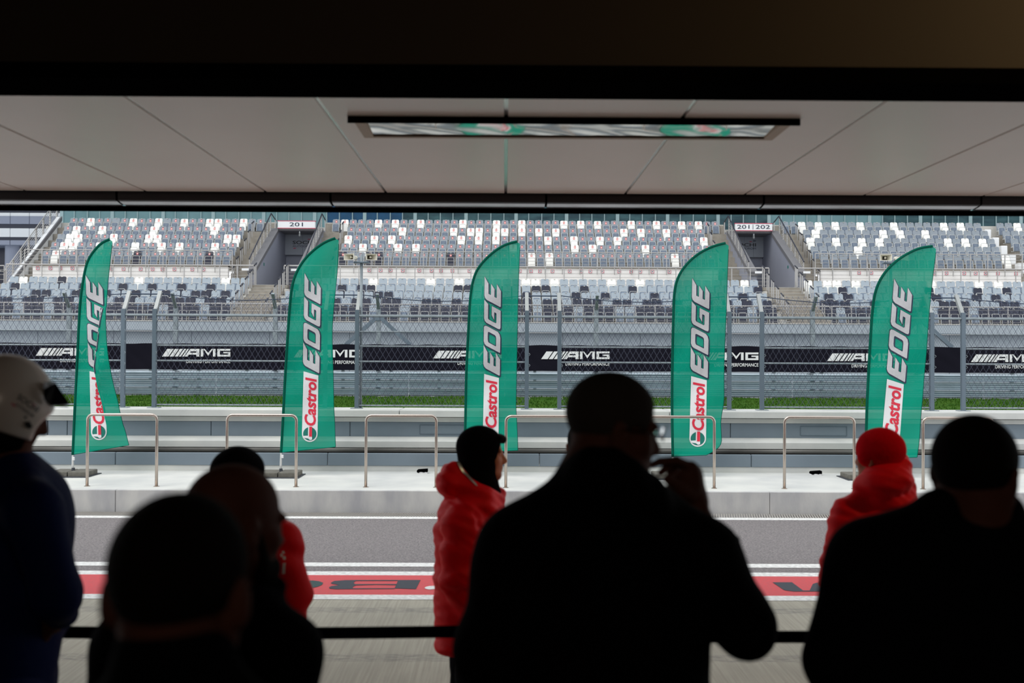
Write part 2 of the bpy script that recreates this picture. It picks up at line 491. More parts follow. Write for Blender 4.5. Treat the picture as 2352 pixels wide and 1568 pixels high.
# warm lamp deep in the garage, off to the right
wl = bpy.data.lights.new('garage_lamp', 'SPOT')
wl.energy, wl.color, wl.spot_size, wl.spot_blend, wl.shadow_soft_size = 110, (1.0, 0.72, 0.34), math.radians(95), 1.0, 0.1
wo = bpy.data.objects.new('garage_lamp', wl); COL.objects.link(wo)
wo.location = (3.7, 2.5, 4.0)
wo.rotation_euler = Vector((-1.1, 1.45, -0.55)).to_track_quat('-Z', 'Y').to_euler()
wl2 = bpy.data.lights.new('garage_back_fill', 'AREA')  # unseen area fill added to lift the ambient light inside the garage
wl2.energy, wl2.color, wl2.size = 36.0, (1.0, 0.82, 0.68), 1.5
wo2 = bpy.data.objects.new('garage_back_fill', wl2); COL.objects.link(wo2)
wo2.location = (0.5, -4.5, 4.0)
wo2.rotation_euler = Vector((0, 0.6, -0.6)).to_track_quat('-Z', 'Y').to_euler()
# ------------------------------------------------------------------ pit lane
def gy(y): return CAMH * FPX / (y + 1.4 - 813)
Y0, Y1, Y2, Y3, Y4, Y5, Y6, Y7, Y8 = 8.12, gy(1363), gy(1318.5), gy(1310), gy(1298.5), gy(1290), gy(1189.5), gy(1184.7), gy(1175.7)
struct('ground_apron', MB().box(-14, 14, 3.3, Y0, -0.2, 0), MT['apron'], label='grooved concrete apron in front of the garages')
struct('pit_lane_road', MB().box(-30, 30, Y0 + 0.012, Y7, -0.2, -0.004), MT['asphalt'], label='grey asphalt pit lane')
struct('ground_joint', MB().box(-14, 14, Y0 - 0.002, Y0 + 0.014, -0.2, -0.012), MT['dark_gap'])
road = empty('pit_lane_marking', (0, 8.6, 0), 'white edged red paint band along the pit lane', kind='structure')
def strip(name, y0, y1, m, z1=0.0):
    return MB().box(-14, 14, y0, y1, -0.003, z1).build(name, MT[m], road)
strip('white_line', Y0 + 0.016, Y1, 'paint_white')
redb = strip('red_band', Y1, Y2, 'paint_red')
strip('white_line', Y2, Y3, 'paint_white')
strip('white_line', Y4, Y5, 'paint_white')
strip('white_line', Y6, Y7, 'paint_white')
# letters painted upside down on the red band
def road_poly(pts, m, name='painted_letter'):
    W = [(gx(x, y), CAMH * FPX / (y - 0.0045 * (x - 1160) - 813)) for x, y in pts]
    v, f = polytri(W)
    MB().add([(a, b, 0.003) for a, b in v], f).build(name, MT[m], redb)
def gx(x, y):
    return P(x, y, CAMH * FPX / (y - 0.0045 * (x - 1160) - 813)).x
def q6(l): return [(700 + a / 4.26, 1200 + b / 4.26) for a, b in l]
# outer B ring as pieces: stem, two arms, middle bar, bowls
road_poly(q6([(915, 555), (1133, 555), (1088, 643), (878, 636), (893, 605)]), 'paint_dark')
road_poly(q6([(915, 555), (912, 563), (500, 563), (478, 580), (490, 594), (900, 594), (896, 604), (700, 601), (500, 606), (474, 618), (468, 634), (880, 634), (878, 641), (300, 643), (245, 637), (236, 625), (262, 612), (340, 603), (262, 590), (255, 580), (290, 563), (400, 555)]), 'paint_dark')
road_poly(q6([(0, 560), (80, 558), (140, 565), (180, 580), (170, 600), (130, 618), (70, 630), (0, 630)]), 'paint_darkgreen')
road_poly(q6([(1172, 632), (1185, 622), (1220, 615), (1260, 612), (1290, 618), (1300, 632), (1280, 644), (1220, 648), (1185, 643)]), 'paint_white')
def q8(l): return [(1600 + a / 3.1277, 1200 + b / 3.1277) for a, b in l]
road_poly(q8([(545, 428), (685, 428), (765, 487), (812, 487), (835, 440), (860, 432), (1050, 428), (1000, 494), (700, 494), (630, 485)]), 'paint_dark')
# drain along the pit wall
dr = empty('drain_channel', (0, (Y7 + Y8) / 2, 0), 'narrow slotted steel drain at the foot of the pit wall', 'drain')
MB().box(-14, 14, Y7, Y8 + 0.02, -0.10, -0.06).build('channel', MT['dark_gap'], dr)
m = MB()
for i in range(-440, 440):
    x = i * 0.0315
    m.bar((x - 0.03, Y7 + 0.01, -0.01), (x + 0.03, Y8, -0.01), 0.015, 0.02)
tag(m.build('grate_bars', MT['grate'], dr), kind='stuff')
# pit wall platform
PZ = 0.268
plat = struct('pit_wall_platform', MB().box(-30, 30, 12.72, 14.72, -0.2, PZ - 0.006), MT['white_concrete'], label='white painted concrete pit wall platform')
for i, (a, b) in enumerate(((-16.5, -9.103), (-9.097, -4.903), (-4.897, 3.357), (3.363, 9.207), (9.213, 16.5))):
    MB().bbox(a, b, 12.60, 12.74, -0.05, PZ, 0.005).build('kerb_block', MT['grey_concrete'], plat)
MB().box(-16.5, 16.5, 12.66, 14.7, PZ - 0.006, PZ + 0.001).build('paint_coat', MT['white_concrete'], plat)
wl_ = struct('pit_wall', MB().box(-30, 30, 15.27, 15.75, -0.2, 1.10), MT['grey_concrete'], label='tiered white and blue grey concrete pit wall')
def wz(y, Y): return ZY(y + 1.4, Y)
MB().box(-16.5, 16.5, 14.68, 15.1, 0, wz(1069, 14.68)).build('plinth', MT['white_concrete'], wl_)
za, zb2 = wz(1068.6, 14.67), wz(1040.3, 14.67)
def panels(xs, Y, t, z0, z1):
    for i in range(len(xs) - 1):
        a, b = XX(xs[i], Y) + 0.004, XX(xs[i + 1], Y) - 0.004
        MB().bbox(a, b, Y, Y + t, z0, z1, 0.008).build('panel', MT['panel_bluegrey'], wl_)
panels((-700, -200, 267, 754, 1240, 1726, 2210, 2700, 3100), 14.665, 0.05, za, zb2)
MB().box(-16.5, 16.5, 15.0, 15.05, wz(1045, 15.0), wz(1024, 15.0)).build('recess', MT['dark_gap'], wl_)
m = MB(); m.tube([(-16.5, 14.93, wz(1033, 14.93)), (16.5, 14.93, wz(1033, 14.93))], 0.030, 10)
m.build('pipe', MT['stained_concrete'], wl_, smooth=True)
zc, zd = wz(1027, 14.95), wz(1001.4, 15.25)
MB().extr([(14.95, zc), (15.3, zc), (15.3, zd), (15.24, zd), (14.95, zc + 0.09)], lambda a, b, d: (d, a, b), -16.5, 16.5).build('ledge', MT['white_concrete'], wl_)
panels((-700, -240, 111, 156, 486, 805, 1150, 1470, 1678, 2060, 2380, 2800, 3100), 15.235, 0.05, zd, wz(968, 15.235))
for cx in (1018, 1892):
    a, b = XX(cx - 53, 15.23), XX(cx + 53, 15.23)
    m = MB()
    z0, z1 = wz(996, 15.23), wz(975, 15.23)
    for (p, q) in (((a, z0), (b, z0)), ((b, z0), (b, z1)), ((b, z1), (a, z1)), ((a, z1), (a, z0))):
        m.bar((p[0], 15.232, p[1]), (q[0], 15.232, q[1]), 0.008, 0.010)
    m.build('hatch_frame', MT['galv_blue'], wl_)
MB().box(-16.5, 16.5, 15.22, 15.3, wz(968, 15.22), wz(958, 15.22)).build('upper_band', MT['white_concrete'], wl_)
TZ = wz(941, 15.1)
for a, b in ((-16.5, -8.2), (-8.19, -1.6), (-1.59, 2.5), (2.51, 9.0), (9.01, 16.5)):
    MB().bbox(a, b, 15.1, 15.8, wz(956.5, 15.1), TZ, 0.012).build('coping', MT['white_concrete'], wl_)
# steel hoops on the platform edge
def hoop(x0, x1, label):
    Y = 12.93
    a, b = XX(x0, Y), XX(x1, Y)
    z0, z1, r = PZ, ZY(955.5, Y), 0.07
    pts = [(a, Y, z0)]
    for i in range(7):
        q = math.pi / 2 * i / 6
        pts.append((a + r - r * math.cos(q), Y, z1 - r + r * math.sin(q)))
    for i in range(7):
        q = math.pi / 2 * i / 6
        pts.append((b - r + r * math.sin(q), Y, z1 - r + r * math.cos(q)))
    pts.append((b, Y, z0))
    h = empty('guard_rail', ((a + b) / 2, Y, PZ), label, 'guard rail', 'steel hoops along the pit wall edge')
    MB().tube(pts, 0.0195, 12).build('tube', MT['steel'], h, smooth=True)
    for x in (a, b): MB().lathe((x, Y, PZ), [(0.038, 0), (0.038, 0.006), (0.022, 0.008)], 12).build('foot_plate', MT['steel'], h)
for x0, x1, l in ((203, 362, 'steel hoop rail in front of the leftmost twisted green flag'), (523, 682, 'steel hoop rail in front of the second green flag from left'),
                  (842, 1003, 'bare steel hoop rail between the second and third green flags'), (1163, 1322, 'steel hoop rail behind the man wearing glasses, left one'),
                  (1482, 1641, 'steel hoop rail in front of the fourth green flag'), (1802, 1962, 'steel hoop rail left of the red beanie'),
                  (2120, 2280, 'steel hoop rail behind the rightmost dark-haired man')):
    hoop(x0, x1, l)
# small floor boxes on the platform
for i, (x, y, l) in enumerate(((970, 1082, 'small black floor box between hoops left of the black-hooded man'), (1873, 1087, 'small black floor box on the platform left of the red beanie'))):
    Y = 14.62 if i == 0 else 14.4
    Y = (CAMH - PZ) * FPX / (y + 4 - 0.0045 * (x - 1160) - 813)
    c = P(x, y, Y); c.z = PZ
    t = empty('floor_box', (c.x, Y, PZ), l, 'floor box', 'black floor boxes on the pit wall platform')
    MB().bbox(c.x - 0.075, c.x + 0.075, Y - 0.05, Y + 0.05, PZ, PZ + 0.025, 0.006).build('base', MT['print_white'], t)
    MB().extr([(-0.075, 0.02), (-0.05, 0.012), (-0.02, 0.03), (0.03, 0.018), (0.05, 0.03), (0.078, 0.022), (0.078, 0.065), (-0.06, 0.055), (-0.075, 0.045)], lambda a, b, d: (c.x + a, Y + d, PZ + b), -0.055, 0.05).build('lid', MT['black_steel'], t)
# ------------------------------------------------------------------ debris fence on the pit wall
FYN = 15.45
def mesh_lines(mb, x0, x1, z0, z1, y, pw, ph, r, n=3, lean=0.0):
    """chain link drawn as two families of diagonal wires inside a rectangle"""
    sl = ph / pw
    H = z1 - z0
    for sgn in (1, -1):
        k = -int(H / ph) - 2
        while True:
            s = x0 + k * pw
            if s > x1 + H / sl + pw: break
            k += 1
            if sgn > 0: a, b = (s, z0), (s + H / sl, z1)
            else: a, b = (s, z0), (s - H / sl, z1)
            (ax, az), (bx, bz) = a, b
            lo, hi = 0.0, 1.0
            dx = bx - ax
            for lim, sg in ((x0, 1), (x1, -1)):
                va, vb = (ax - lim) * sg, (bx - lim) * sg
                if va < 0 and vb < 0: lo = 2
                elif va < 0: lo = max(lo, va / (va - vb))
                elif vb < 0: hi = min(hi, va / (va - vb))
            if lo >= hi: continue
            p = lambda t: (ax + dx * t, y + lean * t + (0.004 if sgn > 0 else -0.004), az + (bz - az) * t)
            mb.tube([p(lo), p(hi)], r, n, cap=False)
zr = [ZY(v + 1.2, FYN) for v in (725.5, 761.5, 795, 830, 931)]
zk = ZY(713, FYN)
ztop = ZY(673.5, FYN + 0.24)
nposts = [-183 - 72 + 72, 283, 355, 747, 820, 1210, 1285, 1675, 1750, 2140, 2212, 2604]
def fence_post(px, parent):
    x = XX(px, FYN)
    m = MB()
    m.box(x - 0.030, x + 0.030, FYN - 0.03, FYN + 0.03, TZ, zk)
    p = m.build('post', MT['galv_blue'], parent)
    m = MB().bar((x, FYN, zk - 0.06), (x, FYN + 0.24, ztop), 0.056, 0.05, up=(0, 1, 0))
    m.build('bent_arm', MT['galv_light'], parent)
    MB().bbox(x - 0.09, x + 0.09, FYN - 0.07, FYN + 0.07, TZ, TZ + 0.012, 0.004).build('base_plate', MT['galv'], parent)
    m = MB()
    for i in range(9):
        z = TZ + 0.15 + i * 0.17
        m.tube([(x + 0.035, FYN - 0.035, z), (x + 0.05, FYN - 0.05, z + 0.02), (x + 0.035, FYN - 0.035, z + 0.04)], 0.004, 4)
    tag(m.build('tie_wires', MT['galv'], parent), kind='stuff')
secs = [(-360, 283), (355, 747), (820, 1210), (1285, 1675), (1750, 2140), (2212, 2604)]
flab = ['mesh fence section left of the twisted green flag', 'mesh fence section between the first and second green flags', 'mesh fence section between second and third green flags, horn speakers on it',
        'mesh fence section between third and fourth green flags', 'mesh fence section between fourth and fifth green flags', 'mesh fence section at the far right edge of the photo']
for (a, b), l in zip(secs, flab):
    xa, xb = XX(a, FYN), XX(b, FYN)
    t = empty('debris_fence', ((xa + xb) / 2, FYN, TZ), l, 'fence', 'wire mesh debris fence along the pit wall')
    for px in (a, b): fence_post(px, t)
    for i, z in enumerate(zr):
        MB().tube([(xa, FYN, z), (xb, FYN, z)], 0.024 if i == 0 else 0.013, 6).build('rail', MT['galv'], t)
    m = MB()
    mesh_lines(m, xa + 0.03, xb - 0.03, zr[4], zk, FYN - 0.012, 0.0925, 0.158, 0.0027)
    o = m.build('wire_mesh', MT['wire'], t); tag(o, kind='stuff')
    m = MB()
    mesh_lines(m, xa + 0.03, xb - 0.03, zk, ztop - 0.03, FYN + 0.005, 0.0925, 0.158, 0.0024, lean=0.22)
    o = m.build('leaning_mesh', MT['wire'], t); tag(o, kind='stuff')
    pts = []
    for i in range(13):
        u = i / 12
        pts.append((xa + (xb - xa) * u, FYN + 0.24, ztop - 0.03 - 0.10 * math.sin(math.pi * u)))
    MB().tube(pts, 0.007, 5).build('top_cable', MT['print_navy'], t)
for a, b in ((283, 355), (747, 820), (1210, 1285), (1675, 1750), (2140, 2212)):
    xa, xb = XX(a, FYN) + 0.03, XX(b, FYN) - 0.03
    i = (283, 747, 1210, 1675, 2140).index(a)
    t = empty('gate_tie', ((xa + xb) / 2, FYN + 0.23, TZ), ['short tie bars joining two fence posts right of the twisted flag', 'short tie bars joining two posts behind the second green flag', 'short tie bars joining two posts right of the third green flag', 'short tie bars joining two posts right of the fourth green flag', 'short tie bars joining two posts right of the fifth green flag'][i], 'tie bar', 'tie bars bridging the gaps in the pit wall fence')
    MB().tube([(xa, FYN + 0.22, ztop - 0.04), (xb, FYN + 0.22, ztop - 0.04)], 0.010, 6).build('upper_bar', MT['print_navy'], t)
    MB().tube([(xa - 0.02, FYN, zr[0]), (xb + 0.02, FYN, zr[0])], 0.020, 6).build('lower_bar', MT['galv'], t)
# horn loudspeakers on poles fixed to the fence
def horn(c, yaw, parent):
    cy, sy = math.cos(yaw), math.sin(yaw)
    def T(p): return (c[0] + p[0] * cy - p[1] * sy, c[1] + p[0] * sy + p[1] * cy, c[2] + p[2])
    prof = [(-0.012, 0.02, 0.02), (0.05, 0.03, 0.028), (0.10, 0.055, 0.035), (0.145, 0.085, 0.045), (0.165, 0.09, 0.048)]
    m = MB(); rings = []
    for (d, w, h) in prof:
        rings.append([T((sx * w, -d, sz * h)) for sx, sz in ((-1, -1), (1, -1), (1, 1), (-1, 1))])
    inner = [[T((sx * w * 0.92, -d, sz * h * 0.9)) for sx, sz in ((-1, -1), (1, -1), (1, 1), (-1, 1))] for (d, w, h) in ((0.165, 0.09, 0.048), (0.06, 0.035, 0.03))]
    vs = [p for r in rings + inner for p in r]
    fs = [(3, 2, 1, 0)]
    for i in range(len(rings) + len(inner) - 1):
        for j in range(4): fs.append((i * 4 + j, i * 4 + (j + 1) % 4, i * 4 + 4 + (j + 1) % 4, i * 4 + 4 + j))
    m.add(vs, fs)
    h = m.build('horn', MT['speaker_cream'], parent)
    m = MB(); k = len(inner) - 1
    m.add([T((sx * 0.035 * 0.95, -0.058, sz * 0.03 * 0.95)) for sx, sz in ((-1, -1), (1, -1), (1, 1), (-1, 1))], [(0, 1, 2, 3)])
    m.build('throat', MT['speaker_dark'], h)
    m = MB(); m.tube([T((0, -0.055, 0)), T((0, -0.11, 0)), T((0, -0.12, 0))], [0.010, 0.018, 0.006], 8)
    m.build('driver_cone', MT['speaker_cream'], h, smooth=True)
    MB().lathe(T((0, 0.02, 0)), [(0.028, -0.03), (0.032, -0.02), (0.032, 0.03), (0.02, 0.04)], 10, axis='y').build('driver_body', MT['speaker_cream'], h)
for px, py, yaws, lab in ((829, 592, (-0.45, 0.45), 'grey pole with two cream horn loudspeakers right of the second flag'), (2046, 593, (-0.2, 1.1), 'grey pole with cream horn loudspeakers beside the fifth flag')):
    Y = FYN + 0.07
    x = XX(px, Y)
    zc = ZY(py - 0.0045 * (px - 1160), Y)
    t = empty('loudspeaker_pole', (x, Y, TZ), lab, 'loudspeaker', 'horn loudspeakers on the pit wall fence')
    MB().tube([(x, Y, TZ), (x, Y, zc + 0.06)], 0.023, 10).build('pole', MT['galv'], t, smooth=True)
    MB().bbox(x - 0.12, x + 0.12, Y - 0.05, Y + 0.05, zc - 0.085, zc - 0.06, 0.008).build('bracket', MT['galv_blue'], t)
    horn((x - 0.105, Y - 0.0, zc), yaws[0], t)
    horn((x + 0.105, Y - 0.0, zc), yaws[1], t)
# ------------------------------------------------------------------ track, grass, armco, banner, far fence
struct('track_road', MB().box(-60, 60, 15.7, 35.5, -0.3, -0.02), MT['track_asphalt'], label='asphalt race track hidden behind the pit wall')
YA = 41.5
zg = ZY(909.5 + 1.3, YA)
kb = struct('track_kerb', MB().box(-60, 60, 35.5, 36.9, -0.3, -0.01), MT['kerb_green'], label='painted green run-off strip')
MB().box(-60, -14.8, 35.4, 36.3, -0.1, 0.02).build('red_kerb', MT['kerb_red'], kb)
m = MB()
rows = []
rng = random.Random(3)
for j in range(24):
    y = 36.8 + j * (YA - 0.13 - 36.8) / 23
    rows.append([(-34 + i * 0.45, y, -0.02 + (zg + 0.03) * min(1, (y - 36.8) / (YA - 36.8)) + rng.uniform(-0.02, 0.03)) for i in range(152)])
m.sheet(rows)
for i in range(16000):
    x, y = rng.uniform(-24, 24), 36.9 + (YA - 37.1) * rng.random()
    z = -0.02 + (zg + 0.03) * (y - 36.8) / (YA - 36.8)
    a = rng.uniform(0, 6.28); w = 0.02; h = rng.uniform(0.04, 0.11)
    dx, dy = math.cos(a) * w, math.sin(a) * w
    m.add([(x - dx, y - dy, z), (x + dx, y + dy, z), (x + rng.uniform(-.04, .04), y + rng.uniform(-.04, .04), z + h)], [(0, 1, 2)])
tag(m.build('grass_bank', MT['grass']), 'short green grass strip below the steel crash barrier', 'grass', kind='stuff')
struct('barrier_ground', MB().box(-60, 60, YA - 0.13, 44.9, -0.3, zg), MT['grey_concrete'])
arm = empty('crash_barrier', (0, YA, zg), 'triple steel crash barrier below the black banner', 'crash barrier')
zt_ = ZY(853.3, YA)
rh = (zt_ - zg) / 3
for r in range(3):
    z0 = zg + r * rh + 0.015
    H = rh - 0.03
    prof = [(0.0, 0.0), (-0.01, 0.04), (-0.10, 0.20), (-0.10, 0.27), (-0.0, 0.44), (0.0, 0.56), (-0.10, 0.73), (-0.10, 0.80), (-0.01, 0.96), (0.0, 1.0)]
    for s in range(-8, 8):
        m = MB()
        rows = [[(s * 4.0 + 0.008 + (3.984) * i, YA + a, z0 + H * b) for i in (0, 1)] for a, b in prof]
        m.sheet(rows)
        rows2 = [[(x, y + 0.012, z) for x, y, z in rr] for rr in rows[::-1]]
        m.sheet(rows2)
        m.build('rail_beam', MT['armco'], arm)
for i in range(-16, 17):
    x = i * 2.0 - 0.75
    MB().box(x - 0.06, x + 0.06, YA + 0.02, YA + 0.16, zg, zt_ + 0.05).build('post', MT['galv'], arm)
# banner with logos
YB = 41.46
bz0, bz1 = ZY(851.5, YB), ZY(792.3, YB)
logos = [82, 372, 675, 995, 1243, 1585, 1900, 2230]
edges = [-260, 262, 610, 905, 1168, 1505, 1830, 2142, 2620]
blab = ['behind the man in the white helmet', 'between first and second green flags', 'right of the second green flag', 'left of the third green flag', 'right of the third green flag, above the glasses wearer', 'behind the fourth green flag', 'left of the fifth green flag', 'right of the fifth green flag']
for i in range(8):
    xa, xb = XX(edges[i], YB), XX(edges[i + 1], YB)
    rows = []
    nx = 48
    for j in range(13):
        z = bz0 + (bz1 - bz0) * j / 12
        rows.append([(xa + (xb - xa) * k / nx, YB + 0.012 * math.sin(k * 0.5 + i) * math.sin(j * 0.4 + k * 0.21 + i) + 0.008 * math.sin(k * 1.3 + j * 0.9), z + 0.012 * math.sin(k * 0.55 + i * 2) * (1 if j == 12 else 0.3)) for k in range(nx + 1)])
    bn = MB().sheet(rows).build('banner', MT['banner'], smooth=True)
    tag(bn, 'black banner with white lettering ' + blab[i], 'banner', 'black sponsor banners on the far fence')
    l0 = logos[i]
    yl = YB - 0.035
    s = YB / FPX
    def bp(x, y): return (XX(x, yl), yl, ZY(y - 0.0045 * (x - 1160), yl))
    oy = 0.0068 * (l0 - 372) - 0.0045 * (l0 - 372) * 0
    m = MB()
    yt, yb_ = 801 + oy, 818.5 + oy
    # five slanted bars
    bx = 0
    for w in (15, 9, 7, 5, 4):
        a = l0 + bx
        m.add([bp(a, yb_), bp(a + w, yb_), bp(a + w + 12, yt), bp(a + 12, yt)], [(0, 1, 2, 3)])
        bx += w + 2.6
    bx += l0
    # A with slanted left leg
    def pl(pts): m.add([bp(x, yb_ + (yt - yb_) * v) for x, v in pts], [tuple(t) for t in polytri([(p[0], p[1] * 17) for p in pts])[1]])
    pl([(bx - 1, 0), (bx + 6, 0), (bx + 13, .68), (bx + 33, .68), (bx + 33, 1), (bx + 12, 1)])
    pl([(bx + 26, 0), (bx + 33, 0), (bx + 33, .67), (bx + 26, .67)]); pl([(bx + 9, .25), (bx + 25.9, .25), (bx + 25.9, .5), (bx + 11, .5)])
    o_ = bx + 36
    pl([(o_, 0), (o_ + 6, 0), (o_ + 6, 1), (o_, 1)]); pl([(o_ + 28, 0), (o_ + 34, 0), (o_ + 34, 1), (o_ + 28, 1)])
    pl([(o_ + 6, 1), (o_ + 17, .1), (o_ + 17, .48), (o_ + 9, 1)]); pl([(o_ + 28, 1), (o_ + 17, .1), (o_ + 17, .48), (o_ + 25, 1)])
    o_ += 38
    pl([(o_, 0), (o_ + 6, 0), (o_ + 6, 1), (o_, 1)]); pl([(o_ + 6, 0), (o_ + 30, 0), (o_ + 30, .24), (o_ + 6, .24)]); pl([(o_ + 6, .76), (o_ + 30, .76), (o_ + 30, 1), (o_ + 6, 1)])
    pl([(o_ + 24, .24), (o_ + 30, .24), (o_ + 30, .6), (o_ + 24, .6)]); pl([(o_ + 14, .42), (o_ + 24, .42), (o_ + 24, .6), (o_ + 14, .6)])
    end = o_ + 30
    m.build('logo', MT['print_white'], bn)
    V, F = text2d('DRIVING PERFORMANCE', (end - 101, end, 833.5 + oy, 825.5 + oy), bold=0.012)
    MB().add([bp(x, y) for x, y in V], F).build('lettering', MT['print_white'], bn)
# far debris fence
YF = 41.75
ztf, zkf = ZY(690, YF), ZY(708, YF)
m = MB()
fpx = [-90, 158, 403, 632, 869, 1119, 1369, 1619, 1866, 2112, 2360]
fname = ['behind the white helmet', 'behind the twisted green flag', 'right of the twisted green flag', 'left of the second green flag', 'with A-shaped brace right of the loudspeaker pole', 'behind the third green flag', 'above the glasses wearer', 'behind the fourth green flag', 'right of the steps below sign 202', 'with brace behind the fifth green flag', 'at the right edge']
for i in range(len(fpx) - 1):
    xa, xb = XX(fpx[i], YF), XX(fpx[i + 1], YF)
    t = empty('catch_fence', ((xa + xb) / 2, YF, zg), 'far catch fence bay, its left post ' + fname[i], 'fence', 'far catch fence in front of the grandstand')
    MB().box(xa - 0.09, xa + 0.09, YF - 0.06, YF + 0.06, zg, zkf).build('post', MT['galv'], t)
    MB().bar((xa, YF, zkf - 0.06), (xa, YF - 0.5, zkf + 0.55), 0.13, 0.1).build('bent_arm', MT['galv'], t)
    mm = MB()
    mesh_lines(mm, xa + 0.1, xb - 0.1, ZY(800, YF), ztf, YF - 0.02, 0.104, 0.165, 0.0036)
    tag(mm.build('wire_mesh', MT['wire'], t), kind='stuff')
    for zz in (ZY(762, YF), ZY(727, YF)):
        MB().tube([(xa + 0.09, YF, zz), (xb - 0.09, YF, zz)], 0.016, 5).build('cable', MT['galv_blue'], t)
    if i in (4, 9):
        za_ = ZY(733, YF)
        for s in (-1, 1):
            MB().bar((xa + s * 0.12, YF - 0.05, za_), (xa + s * 1.35, YF - 0.05, ZY(793, YF)), 0.16, 0.12, up=(0, 1, 0)).build('brace', MT['galv_blue'], t)
        MB().box(xa - 0.25, xa + 0.25, YF - 0.1, YF + 0.05, za_ - 0.08, za_ + 0.12).build('brace_head', MT['galv_blue'], t)
# ------------------------------------------------------------------ grandstand
gs = struct('grandstand_wall', MB().box(-60, 60, 44.95, 45.2, -0.3, ZY(764, 45.0)), MT['stand_wall'], label='pale blue grey front wall of the grandstand')
xs = [-60, -24.6, -21, -17.6, -14.1, -10.6, -7.0, -4.4, -1.0, 2.6, 6.1, 9.6, 13.1, 16.6, 20.1, 23.6, 60]
for i in range(len(xs) - 1):
    MB().bbox(xs[i] + 0.008, xs[i + 1] - 0.008, 44.88, 44.97, 0, ZY(765, 45.0), 0.012).build('panel', MT['stand_wall'], gs)
MB().box(-60, 60, 44.55, 45.3, ZY(762, 44.55), 3.42).build('parapet', MT['stand_wall'], gs)
MB().box(-60, 60, 44.53, 44.6, 3.40, 3.44).build('parapet_cap', MT['step_light'], gs)
LX = [(-24.6, -12.70), (-10.55, 12.60), (14.88, 27.5)]       # lower blocks
terr = struct('lower_terrace', MB().box(-60, 60, 45.3, 45.4, 3.0, 3.41), MT['step_concrete'], label='concrete steps carrying the lower tier of seats')
LYR = [46.0 + 0.85 * k for k in range(5)]
LZF = [3.42 + 0.38 * k for k in range(5)]
UYR = [52.2 + 0.9 * k for k in range(5)]
UZF = [6.52 + 0.55 * k for k in range(5)]
for (a, b) in LX:
    MB().box(a, b, 44.6, LYR[0] + 0.42, 3.0, LZF[0]).build('step', MT['step_concrete'], terr)
    for k in range(1, 5):
        MB().box(a, b, LYR[k] - 0.43, LYR[k] + 0.42 + (0.2 if k == 4 else 0), LZF[k] - 0.6, LZF[k]).build('step', MT['step_concrete'], terr)
WZ = 5.40
walk = struct('walkway_floor', MB().box(-28, 28, 49.85, 51.42, WZ - 0.5, WZ), MT['step_concrete'], label='walkway slab between lower and upper tiers')
# gangways between the lower blocks, two steps a row
for (a, b) in ((-12.70, -10.55), (12.60, 14.88)):
    n = 11
    for i in range(n):
        y0 = 44.6 + (49.85 - 44.6) * i / n
        z = 3.42 + (WZ - 3.42) * (i + 1) / n
        MB().box(a + 0.25, b - 0.25, y0, 49.86, z - 0.18, z - 0.03).build('tread', MT['step_concrete'], walk)
        MB().box(a + 0.25, b - 0.25, y0 - 0.01, y0 + 0.07, z - 0.035, z - 0.02).build('nosing', MT['step_light'], walk)
    for i in range(5):
        MB().box(a, a + 0.25, 45.3 + 0.85 * i, 46.15 + 0.85 * i, 3.2, 3.62 + 0.38 * i).build('side_block', MT['step_light'], walk)
        MB().box(b - 0.25, b, 45.3 + 0.85 * i, 46.15 + 0.85 * i, 3.2, 3.62 + 0.38 * i).build('side_block', MT['step_light'], walk)
# white wall under the upper tier
UX = [(-24.35, -14.30), (-8.80, 11.02), (16.33, 26.75), (27.55, 33)]
for i, (a, b) in enumerate(UX):
    o = struct('riser_wall', MB().box(a, b, 51.40, 51.6, WZ - 0.1, 6.50), MT['white_wall'], label='white wall below the upper tier')
ut = struct('upper_terrace', MB().box(-24.4, -14.3, 51.39, 51.7, 6.44, UZF[0]), MT['step_concrete'], label='concrete steps carrying the upper tier of seats')
for (a, b) in UX:
    MB().box(a, b, 51.385, UYR[0] + 0.45, UZF[0] - 0.10, UZF[0]).build('step', MT['step_concrete'], ut)
    for k in range(1, 5):
        MB().box(a, b, UYR[k] - 0.45, UYR[k] + 0.45, UZF[k] - 0.7, UZF[k]).build('step', MT['step_concrete'], ut)
# top row reaches over the gangways, with a parapet behind
for a, b in ((-24.4, -12.95), (-10.15, 12.35), (15.15, 33)): MB().box(a, b, UYR[4] + 0.44, UYR[4] + 0.6, 7.0, 9.38).build('back_wall', MT['step_light'], ut)
for (a, b) in ((-14.3, -12.95), (-10.15, -8.8), (11.02, 12.35), (15.15, 16.33)):
    MB().box(a, b, UYR[4] + 0.2, UYR[4] + 0.46, 7.0, 9.30).build('landing_wall', MT['step_concrete'], ut)
    n = 9
    for i in range(n):
        y0 = 51.42 + (UYR[4] + 0.2 - 51.42) * i / n
        z = WZ + (8.75 - WZ) * (i + 1) / n
        MB().box(a, b, y0, y0 + 0.58, z - 0.5, z).build('tread', MT['step_concrete'], ut)
    for i in range(n):
        y0 = 51.42 + (UYR[4] + 0.2 - 51.42) * (i + 0.5) / n
        z = WZ + (8.75 - WZ) * (i + 0.5) / n
        MB().box(a, b, y0, y0 + 0.3, z - 0.3, z).build('tread', MT['step_concrete'], ut)
for (a, b) in ((26.75, 27.55),):
    for k in range(5):
        MB().box(a, b, UYR[k] - 0.6, UYR[k] + 0.4, UZF[k] - 0.6, UZF[k] - 0.2).build('tread', MT['step_concrete'], ut)
        MB().bbox(a + 0.02, a + 0.36, UYR[k] - 0.5, UYR[k] - 0.1, UZF[k] - 0.3, UZF[k] + 0.35, 0.02).build('side_block', MT['bld_white'], ut)
